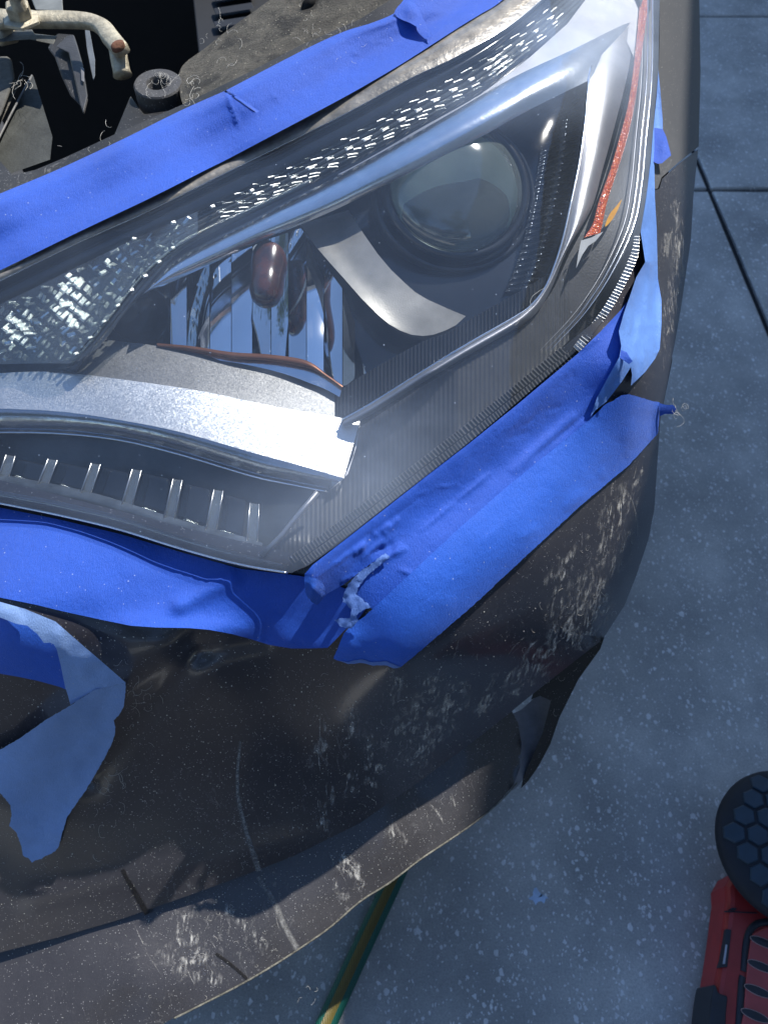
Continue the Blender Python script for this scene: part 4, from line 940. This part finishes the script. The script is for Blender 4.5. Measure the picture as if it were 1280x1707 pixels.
def t1(x, y, s, t):
    prof_ = .0035*math.sin(math.pi*t)**.7*(1-t)-.006*math.exp(-((t-.62)/.22)**2)+.004*math.exp(-((t-.12)/.12)**2)
    return UPD(x, y)-.002-prof_-w1(x, y)-.0012*n2(x/45, y/45)
top = band('masking_tape', U1, U2, t1, TAPE, None, n=260, k=26, thick=.0004, tag=dict(label='long blue masking tape strip along the upper edge of the headlight beside engine bay', category='tape', group=G_T))
sheet('folded_corner', [(657, 22), (668, 6), (684, 2), (697, 12), (705, 30), (716, 52), (719, 60), (703, 50), (683, 38), (668, 32)], lambda x, y: UPD(x, y)-.009-.005*mp_(x, y, 685, 15, 14, 14), TAPE, top, step=4, thick=.0005)

w2 = wrinkles(rnd_wr(8, 60, 940, 480, 1020, 30, .1, 20, 60, .0009)+[(218, 1043, 300, 1010, .004, 18, 1), (300, 1010, 385, 966, .004, 14, 1), (290, 955, 345, 972, .0018, 4), (345, 972, 372, 962, .0018, 3), (0, 900, 200, 940, .0010, 30, 1)])
def t2(x, y):
    up = .004+.016*mp_(x, y, 300, 1060, 130, 26)+.006*mp_(x, y, 520, 1080, 60, 25)
    return bodyd(x, y)-up-w2(x, y)-.0012*n2(x/38, y/38)
sheet('masking_tape', [(-80, 838), (0, 846), (100, 866), (200, 890), (300, 920), (400, 948), (500, 960), (560, 975), (620, 1000), (596, 1034), (574, 1051), (560, 1066), (546, 1080), (515, 1081), (485, 1081), (449, 1075), (420, 1066), (387, 1057), (350, 1050), (316, 1047), (260, 1046), (218, 1043), (169, 1033), (105, 1019), (60, 1008), (0, 996), (-80, 985)],
      t2, TAPE, None, step=7, thick=.0004, smooth=False, tag=dict(label='wide blue masking tape strip under the lower left edge of the headlight', category='tape', group=G_T))
# bridge surface between lens rim and bumper for the diagonal tapes
def t3(x, y):
    # distance below the lens edge line
    ey = interp([(485, 955), (522, 940), (644, 846), (778, 742), (860, 677), (960, 590), (1011, 527), (1045, 470), (1066, 400)])(x)
    q = max(0, min(1, (y-ey)/95)); q = q*q*(3-2*q)
    d = (LENS(x, min(y, ey+5))-.002)*(1-q)+(bodyd(x, y)-.005)*q
    endl = max(0, min(1, (650-x)/130))
    return d-.024*endl**2*(1-.35*q)-w3(x, y)-.0012*n2(x/30, y/30)
w3 = wrinkles(rnd_wr(16, 570, 950, 960, 640, 26, .7)+rnd_wr(12, 560, 960, 680, 880, 22, 1.0, 10, 30, .002)+[(700, 886, 760, 836, .0022, 3.2), (760, 836, 820, 786, .0022, 3), (640, 895, 665, 862, .0025, 4), (600, 935, 640, 900, .003, 5), (615, 925, 655, 905, -.003, 4), (590, 925, 612, 905, .003, 4), (625, 940, 680, 912, .003, 5), (640, 915, 648, 890, .002, 4),
    (670, 905, 655, 925, .0025, 4), (530, 960, 600, 912, .0012, 4, 1), (560, 930, 700, 830, -.0010, 4, 1), (660, 948, 690, 958, .0018, 4), (850, 790, 960, 690, .003, 10), (880, 770, 1000, 670, -.0022, 5), (965, 585, 1000, 560, .002, 5), (720, 920, 860, 800, .0012, 18)])
T3P = [(508, 957), (522, 941), (580, 896), (644, 846), (710, 794), (778, 742), (860, 676), (962, 590), (1000, 553), (1035, 516), (1058, 485), (1066, 520), (1050, 560), (1038, 600), (1014, 640), (992, 680), (985, 699), (918, 757), (857, 806), (766, 885), (680, 965), (626, 1015), (618, 1014), (606, 1000), (592, 990), (598, 974), (612, 958), (640, 930), (620, 938), (598, 955),
    (572, 975), (545, 990), (530, 1008), (520, 1004), (512, 992)]
tp3 = sheet('masking_tape', T3P, t3, TAPE, None, step=4, thick=.0004, smooth=False, bstep=4, tag=dict(label='blue masking tape strip along the lower right headlight edge with torn crumpled left end', category='tape', group=G_T))
sheet('curled_end', [(508, 957), (518, 962), (532, 966), (541, 978), (542, 990), (536, 996), (528, 1008), (518, 1000), (510, 990)], lambda x, y: t3(x, y)-.002-.003*mp_(x, y, 524, 985, 12, 18)-.002*n2(x/5, y/9), TAPE2, tp3, step=4, thick=.0004)
sheet('torn_edge', [(642, 922), (622, 938), (600, 953), (582, 972), (573, 990), (571, 1003), (580, 1010), (586, 1018), (584, 1030), (570, 1030), (556, 1033), (566, 1043), (582, 1048), (590, 1044), (597, 1034), (594, 1026), (604, 1018), (618, 1012), (606, 1000), (593, 990), (600, 974), (616, 956), (650, 928)],
      lambda x, y: t3(x, y)-.006-.002*math.sin((x+y)/17)-.002*n2(x/6, y/6)-.002*mp_(x, y, 590, 1000, 18, 30), TORN, tp3, step=4, thick=.0004, smooth=False, bstep=3, jag=1.2)
# outer strip
w4 = wrinkles(rnd_wr(12, 640, 1050, 1040, 730, 30, .75, 20, 60, .0008)+rnd_wr(5, 960, 850, 1085, 730, 8, 2.2, 10, 24, .0014)+[(985, 700, 700, 930, -.0006, 3, 1), (600, 1070, 640, 1000, .0012, 16), (860, 900, 900, 880, .0012, 8), (940, 850, 975, 820, .0015, 8), (1000, 780, 1010, 800, .0016, 5), (1060, 700, 1040, 740, .001, 12), (760, 960, 1000, 740, .0010, 26), (587, 1052, 583, 1098, .0012, 5), (720, 1000, 760, 1010, .0008, 14)])
def t4(x, y):
    up = .0065+.008*mp_(x, y, 575, 1080, 35, 40)+.004*mp_(x, y, 1098, 680, 20, 20)
    s = RSIL(y)-x
    d = BODY(x, y)-wr_body(x, y)+.045*max(0, 1-max(s, 14)/60)**2.4
    return min(d-up-w4(x, y)-.0009*n2(x/42, y/42), d-.002)
tp4 = sheet('masking_tape', [(556, 1098), (564, 1078), (573, 1056), (585, 1042), (604, 1030), (618, 1018), (680, 960), (766, 880), (857, 801), (918, 752), (985, 697), (1009, 674), (1022, 668), (1035, 659), (1047, 657), (1062, 661), (1085, 668), (1099, 671), (1098, 700), (1096, 722), (1082, 738), (1046, 777), (973, 838), (887, 917), (790, 1008), (705, 1081), (668, 1112),
    (655, 1110), (640, 1104), (622, 1106), (600, 1100), (580, 1104), (566, 1102)], t4, TAPE2, None, step=5, thick=.0004, smooth=False, bstep=4, jag=.5, tag=dict(label='widest bright blue masking tape strip running diagonally across the bumper, lower right', category='tape', group=G_T))
sheet('torn_tab', [(1098, 672), (1110, 675), (1121, 675), (1127, 681), (1122, 690), (1108, 690), (1099, 694)], lambda x, y: t4(1096, y)-.001+.0002*(x-1096), TAPE, tp4, step=4, thick=.0004, smooth=False)
sheet('torn_fringe', [(566, 1102), (580, 1104), (600, 1099), (622, 1104), (640, 1102), (655, 1107), (668, 1112), (655, 1114), (640, 1109), (622, 1110), (600, 1105), (580, 1107)], lambda x, y: t4(x, y)-.001, TORN, tp4, step=4, thick=.0003, smooth=False, jag=1)
# right vertical strip
w5 = wrinkles([(1078, 380, 1082, 470, .004, 5), (1088, 400, 1080, 540, .003, 6), (1082, 470, 1060, 580, .004, 6), (1096, 470, 1068, 600, -.002, 5), (1046, 560, 1052, 520, .004, 5), (1072, 300, 1084, 400, .002, 4, 1), (1050, 545, 1100, 540, .0015, 8), (1040, 600, 990, 680, .003, 7), (1030, 625, 1000, 660, -.002, 4)])
def t5(x, y):
    base = bodyd(min(x, 1094), y)-.006
    ed = interp([(270, 1086), (330, 1078), (380, 1067), (437, 1074), (462, 1060), (492, 1050), (552, 1033), (600, 1032), (662, 995)])(y)
    return base-.020*math.exp(-max(0, x-ed)/14)*mp_(0, y, 0, 470, 1, 130)-w5(x, y)-.0055*n2(x/8, y/60)
tp5 = sheet('masking_tape', [(1096, 110), (1100, 150), (1104, 200), (1104, 215), (1092, 216), (1090, 270), (1091, 330), (1094, 380), (1096, 465), (1102, 500), (1102, 540), (1099, 582), (1092, 597), (1075, 620), (1051, 643), (1053, 625), (1051, 612), (1036, 636), (1020, 657), (1010, 670), (992, 684), (984, 694), (995, 662), (1015, 625), (1032, 595), (1035, 577), (1031, 552), (1040, 520), (1050, 492), (1060, 462), (1075, 437), (1067, 385),
    (1074, 340), (1084, 270), (1088, 220), (1094, 160)], t5, TAPEL, None, step=5, thick=.0004, smooth=False, bstep=4, tag=dict(label='narrow pale blue masking tape strip curling up between headlight and fender', category='tape', group=G_T))
sheet('torn_tab', [(1090, 213), (1104, 215), (1110, 228), (1114, 243), (1118, 259), (1112, 264), (1103, 272), (1096, 273), (1089, 270), (1088, 240)], lambda x, y: t5(1094, y)-.006-.004*mp_(x, y, 1106, 245, 10, 20), TAPE, tp5, step=4, thick=.0004, smooth=False)
sheet('torn_tab', [(1034, 583), (1044, 587), (1050, 597), (1054, 602), (1048, 607), (1038, 600), (1032, 596)], lambda x, y: t5(1045, y)-.008, TAPE, tp5, step=4, thick=.0004, smooth=False)
# peeled flap lower left
fold = (118, 1176, 210, 1138)
def flapU(x, y):
    return BODY(x, y)-(.008+.017*max(0, min(1, (x+40)/220))+.003*n2(x/20, y/20))
def flapL(x, y):
    # from the fold it runs down, lifted, its tip falling back on the bumper
    t = max(0, min(1, (y-1140)/300))
    return BODY(x, y)-(.014*(1-t)**.8+.012+.004*math.sin(x/30+y/50)+.003*n2(x/24, y/24)-.008*t)
fl = sheet('masking_tape', [(-60, 990), (0, 1003), (42, 1015), (93, 1036), (141, 1078), (176, 1108), (210, 1138), (158, 1150), (118, 1175), (114, 1160), (109, 1145), (102, 1110), (95, 1082), (90, 1074), (83, 1071), (74, 1072), (63, 1057), (46, 1043), (28, 1040), (0, 1029), (-60, 1010)], flapU, TAPEU, None, step=6, thick=.0004, smooth=False, bstep=4, tag=dict(label='loose pale masking tape strip folded over, torn end hanging at far left', category='tape', group=G_T))
sheet('hanging_end', [(210, 1138), (209, 1160), (207, 1177), (200, 1190), (190, 1201), (193, 1212), (192, 1223), (186, 1242), (176, 1261), (160, 1290), (141, 1321), (125, 1344), (112, 1363), (107, 1380), (102, 1398), (99, 1410), (93, 1419), (84, 1424), (76, 1427), (70, 1432), (60, 1434), (53, 1439), (46, 1432), (39, 1426), (36, 1410), (28, 1388), (16, 1377), (20, 1360), (18, 1342), (8, 1330), (0, 1321), (-40, 1300), (-40, 1262), (0, 1250), (35, 1230), (80, 1198), (118, 1176), (158, 1150)],
      flapL, TAPEU, fl, step=6, thick=.0004, smooth=False, bstep=3, jag=.6)
sheet('masking_tape', [(-60, 1012), (0, 1024), (60, 1040), (95, 1078), (106, 1110), (112, 1150), (100, 1145), (64, 1135), (30, 1128), (0, 1123), (-60, 1114)], lambda x, y: bodyd(x, y)-.003-.0008*n2(x/20, y/20), TAPE2, None, step=7, thick=.0004, smooth=False, tag=dict(label='short saturated blue masking tape piece stuck flat beneath the folded pale flap', category='tape', group=G_T))

# ------------------------------------------------------------------ hose
HZ = .0145
hp = [Pz(x, y, HZ) for x, y in ((430, 1990), (500, 1810), (540, 1716), (575, 1640), (612, 1560), (650, 1480), (690, 1390), (740, 1280))]
hp = [Vector((*[np.interp(t, range(len(hp)), [q[i] for q in hp]) for i in range(2)], HZ)) for t in np.linspace(0, len(hp)-1, 60)]
v, f = tube_geo(hp, HZ-.0005, 20)
def hosem(name, a, b):
    t = NT(name); w = t.n('ShaderNodeTexWave'); w.inputs['Scale'].default_value = 130; w.inputs['Distortion'].default_value = 1.5; t.l(t.tc.outputs['Object'], w.inputs['Vector'])
    t.set(col=t.mix(w.outputs['Fac'], a, b), rough=.45); t.bump(w.outputs['Fac'], .0005); return t.m
hose = put('garden_hose', v, f, hosem('hose_green', (.004, .07, .055), (.008, .11, .085)), tag=dict(label='green garden hose with yellow brown stripe on the concrete under the bumper', category='hose'))
g = []
for i, p in enumerate(hp):
    t = (hp[min(i+1, 59)]-hp[max(0, i-1)]).normalized(); s = t.cross(Vector((0, 0, 1))).normalized()
    g.append([p+(s*math.sin(a)+Vector((0, 0, 1))*math.cos(a))*(HZ+.0002) for a in np.linspace(-.42, .42, 6)])
put('hose_stripe', [q for r in g for q in r], [(i*6+j, i*6+j+1, (i+1)*6+j+1, (i+1)*6+j) for i in range(59) for j in range(5)], hosem('hose_stripe_ochre', (.09, .075, .015), (.16, .12, .025)), hose)

# ------------------------------------------------------------------ red tool
RED = simple('red_plastic', (.30, .022, .022), .42, 0, (300, .0002), .15, 40)
REDP = simple('faded_red_plastic', (.34, .055, .058), .5, 0, (300, .0002), .15, 40)
TBLK = simple('tool_black', (.012, .016, .026), .5, 0, (300, .0003), .25, 60)
tool = bpy.data.objects.new('power_tool', None); COL.objects.link(tool); tool.location = Pz(1290, 1560, 0)
settag(tool, 'red and black tool with a honeycomb rubber pad lying on the concrete', 'tool')
TZ = .085
def zprism(name, poly, z1, z0, m, parent, bevel, seg=3):
    a = sum(poly[i][0]*poly[(i+1) % len(poly)][1]-poly[(i+1) % len(poly)][0]*poly[i][1] for i in range(len(poly)))
    if a < 0: poly = poly[::-1]
    n = len(poly); tp = [Pz(x, y, z1) for x, y in poly]; lo = [Vector((q.x, q.y, z0)) for q in tp]
    fs = [tuple(reversed(range(n))), tuple(range(n, 2*n))]+[(i, (i+1) % n, (i+1) % n+n, i+n) for i in range(n)]
    o = put(name, tp+lo, fs, m, parent, smooth=False)
    if bevel: b = o.modifiers.new('bevel', 'BEVEL'); b.width = bevel; b.segments = seg; b.limit_method = 'ANGLE'; b.angle_limit = math.radians(50)
    return o
body = zprism('tool_body', smooth_closed([(1222, 1455), (1212, 1500), (1206, 1550), (1198, 1610), (1190, 1660), (1184, 1710), (1178, 1790), (1182, 1830), (1400, 1840), (1430, 1600), (1430, 1450), (1330, 1430)], 18), TZ, .012, RED, tool, .010)
zprism('grip_panel', smooth_closed([(1255, 1556), (1275, 1545), (1400, 1545), (1400, 1760), (1236, 1760), (1239, 1690), (1246, 1600)], 12), TZ+.004, TZ-.002, REDP, tool, .002)
def zband(name, pl, w, z, m, th=.002):
    c = cr(pl, 50); vs = []; fs = []
    pts = [Pz(x, y, z) for x, y in c]
    for i, p in enumerate(pts):
        t = (pts[min(i+1, 49)]-pts[max(i-1, 0)]).normalized(); s = Vector((-t.y, t.x, 0))*w
        vs += [p-s, p-s*.8+Vector((0, 0, th)), p+s*.8+Vector((0, 0, th)), p+s]
    for i in range(49):
        for j in range(3): fs.append((i*4+j, i*4+j+1, (i+1)*4+j+1, (i+1)*4+j))
    return put(name, vs, fs, m, tool)
zband('black_inlay', [(1228, 1760), (1232, 1700), (1236, 1640), (1238, 1628)], .0050, TZ+.0005, TBLK)
zband('black_inlay', [(1239, 1620), (1242, 1580), (1247, 1556), (1258, 1542), (1275, 1537), (1320, 1534), (1390, 1534)], .0044, TZ+.0005, TBLK)
for x, y in ((1272, 1571), (1268, 1611), (1263, 1652), (1258, 1693), (1330, 1575), (1326, 1615), (1320, 1656), (1315, 1697)):
    c = Pz(x, y, TZ+.0042); vs = [c+Vector((0, 0, .0008))]
    for k in range(24):
        a = 2*math.pi*k/24; u = math.cos(a)*.0175; w_ = math.sin(a)*.0052; vs.append(c+Vector((u*.93+w_*.35, -u*.35+w_*.93, 0)))
    put('grip_slot', vs, [(0, k+1, (k+1) % 24+1) for k in range(24)], TBLK, tool, smooth=False)
    put('slot_rim', *tube_geo([vs[k % 24+1] for k in range(25)], .0006, 5, False), simple('slot_rim_grey', (.28, .2, .2), .6), tool)
zprism('side_vent', [(1210, 1548), (1219, 1550), (1212, 1612), (1199, 1613), (1202, 1600)], TZ+.0035, TZ-.01, TBLK, tool, .001)
zprism('vent_strip', [(1209, 1574), (1212, 1575), (1208, 1607), (1204, 1607)], TZ+.0050, TZ-.01, simple('vent_metal', (.35, .36, .42), .4, .7), tool, .0004)
zprism('rear_grip', smooth_closed([(1190, 1640), (1198, 1656), (1212, 1660), (1210, 1690), (1206, 1770), (1176, 1780), (1182, 1690)], 8), TZ+.004, .02, TBLK, tool, .003)
zprism('seam_line', [(1208, 1518), (1262, 1521), (1262, 1523), (1208, 1520)], TZ+.0012, TZ-.003, TBLK, tool, 0)
zprism('small_slot', [(1214, 1516), (1220, 1513), (1228, 1514), (1224, 1518)], TZ+.002, TZ-.003, TBLK, tool, 0)
# honeycomb pad
PADM = simple('pad_rubber', (.012, .034, .062), .55, 0, (500, .0003), .15, 60)
PADG = simple('pad_groove', (.006, .010, .020), .7)
pcn = Pz(1322, 1412, .125); R = .104
def dome_h(r): return .030*math.sqrt(max(0, 1-(r/R)**2))**1.0
v, f = lathe_geo(pcn, (0, 0, 1), [(.001, .030)]+[(R*math.sin(t), .030*math.cos(t)) for t in np.linspace(.05, math.pi/2, 16)]+[(R*.99, -.008), (R*.93, -.02), (R*.8, -.03), (.03, -.045)], 64)
put('rubber_pad', v, f, PADG, tool)
hs = .0165
for i in range(-6, 7):
    for j in range(-6, 7):
        cx = hs*1.5*i; cy = hs*math.sqrt(3)*(j+.5*(i % 2)); r = math.hypot(cx, cy)
        ca, sa = math.cos(.35), math.sin(.35); X, Y = cx*ca-cy*sa, cx*sa+cy*ca
        if r > R-.006: continue
        vs = []; 
        for z, e in ((-.001, .90), (.0022, .84), (.0030, .74)):
            for k in range(6):
                a = math.pi/3*k+.35; qx, qy = X+math.cos(a)*hs*e, Y+math.sin(a)*hs*e; q = math.hypot(qx, qy)
                if q > R*.985: qx *= R*.985/q; qy *= R*.985/q; q = R*.985
                h = dome_h(q); nv = Vector((qx*.09/(h+.02)*1, qy*.09/(h+.02), 1)).normalized(); vs.append(pcn+Vector((qx, qy, h))+nv*z)
        fs = [(k+a*6, (k+1) % 6+a*6, (k+1) % 6+6+a*6, k+6+a*6) for a in (0, 1) for k in range(6)]+[tuple(range(12, 18))]
        put('pad_cell', vs, fs, PADM, tool, smooth=False)

# ------------------------------------------------------------------ lint
def curl(cx, cy, dfn, size, n=14, up=.002, turns=1.0, seed=0):
    r = random.Random(seed); a = r.uniform(0, 6.28); x, y = cx, cy; pts = []; da = r.uniform(-.5, .5)*turns
    for i in range(n):
        pts.append(P(x, y, dfn(x, y)-up*(.2+.8*abs(math.sin(i*.5+seed)))))
        a += da+r.uniform(-.45, .45)*turns; x += math.cos(a)*size/n*2; y += math.sin(a)*size/n*2
    return pts
parts = []; sd = 0
def lints(n, region, dfn, size=(6, 20), rad=.00016, up=.002, turns=1.0):
    global sd
    for _ in range(n):
        sd += 1; x = random.gauss(region[0], region[2]); y = random.gauss(region[1], region[3])
        parts.append(tube_geo(curl(x, y, dfn, random.uniform(*size)*.7, 12, up*.8, turns*.8, sd), rad*.62, 4, False))
ub = lambda x, y: UPD(x, y)-.010
lints(13, (272, 132, 11, 8), ub, (14, 36), .00016, .003, 1.4)
lints(9, (318, 150, 7, 9), lambda x, y: UPD(x, y), (10, 26), .00022, .005, 1.4)
lints(14, (372, 65, 22, 18), lambda x, y: UPD(x, y), (8, 22), .00018, .004)
lints(24, (560, 62, 50, 26), lambda x, y: UPD(x, y)-.001, (5, 14), .00016, .002)
lints(3, (150, 245, 30, 2), lambda x, y: UPD(x, y)-.001, (5, 14), .00018, .002)
lints(2, (178, 205, 8, 12), lambda x, y: UPD(x, y)+.02, (10, 30), .0002, .004)
lints(10, (34, 135, 6, 6), lambda x, y: dz(x, y, .865), (10, 24), .0002, .004)
lints(16, (232, 1150, 22, 35), bodyd, (6, 24), .00016, .002)
lints(18, (185, 1310, 20, 50), bodyd, (8, 30), .00018, .003)
lints(30, (260, 1380, 160, 90), bodyd, (4, 10), .00014, .001)
lints(40, (700, 1230, 170, 90), bodyd, (4, 12), .00014, .001)
lints(30, (950, 1060, 60, 60), lambda x, y: bodyd(min(x, RSIL(y)-12), y), (4, 14), .00014, .001)
lints(25, (330, 1590, 150, 50), lipd, (4, 12), .00014, .001)
lints(6, (1135, 684, 10, 4), lambda x, y: t4(1096, 684)-.002, (14, 34), .00022, .004, 1.6)
lints(2, (883, 510, 3, 3), lambda x, y: LENS(x, y)-.003, (30, 34), .00022, .001)

v, f = join(parts)
put('lint', v, f, LINT, tag=dict(kind='stuff', label='pale lint fibres scattered over the bumper and engine bay edge'))
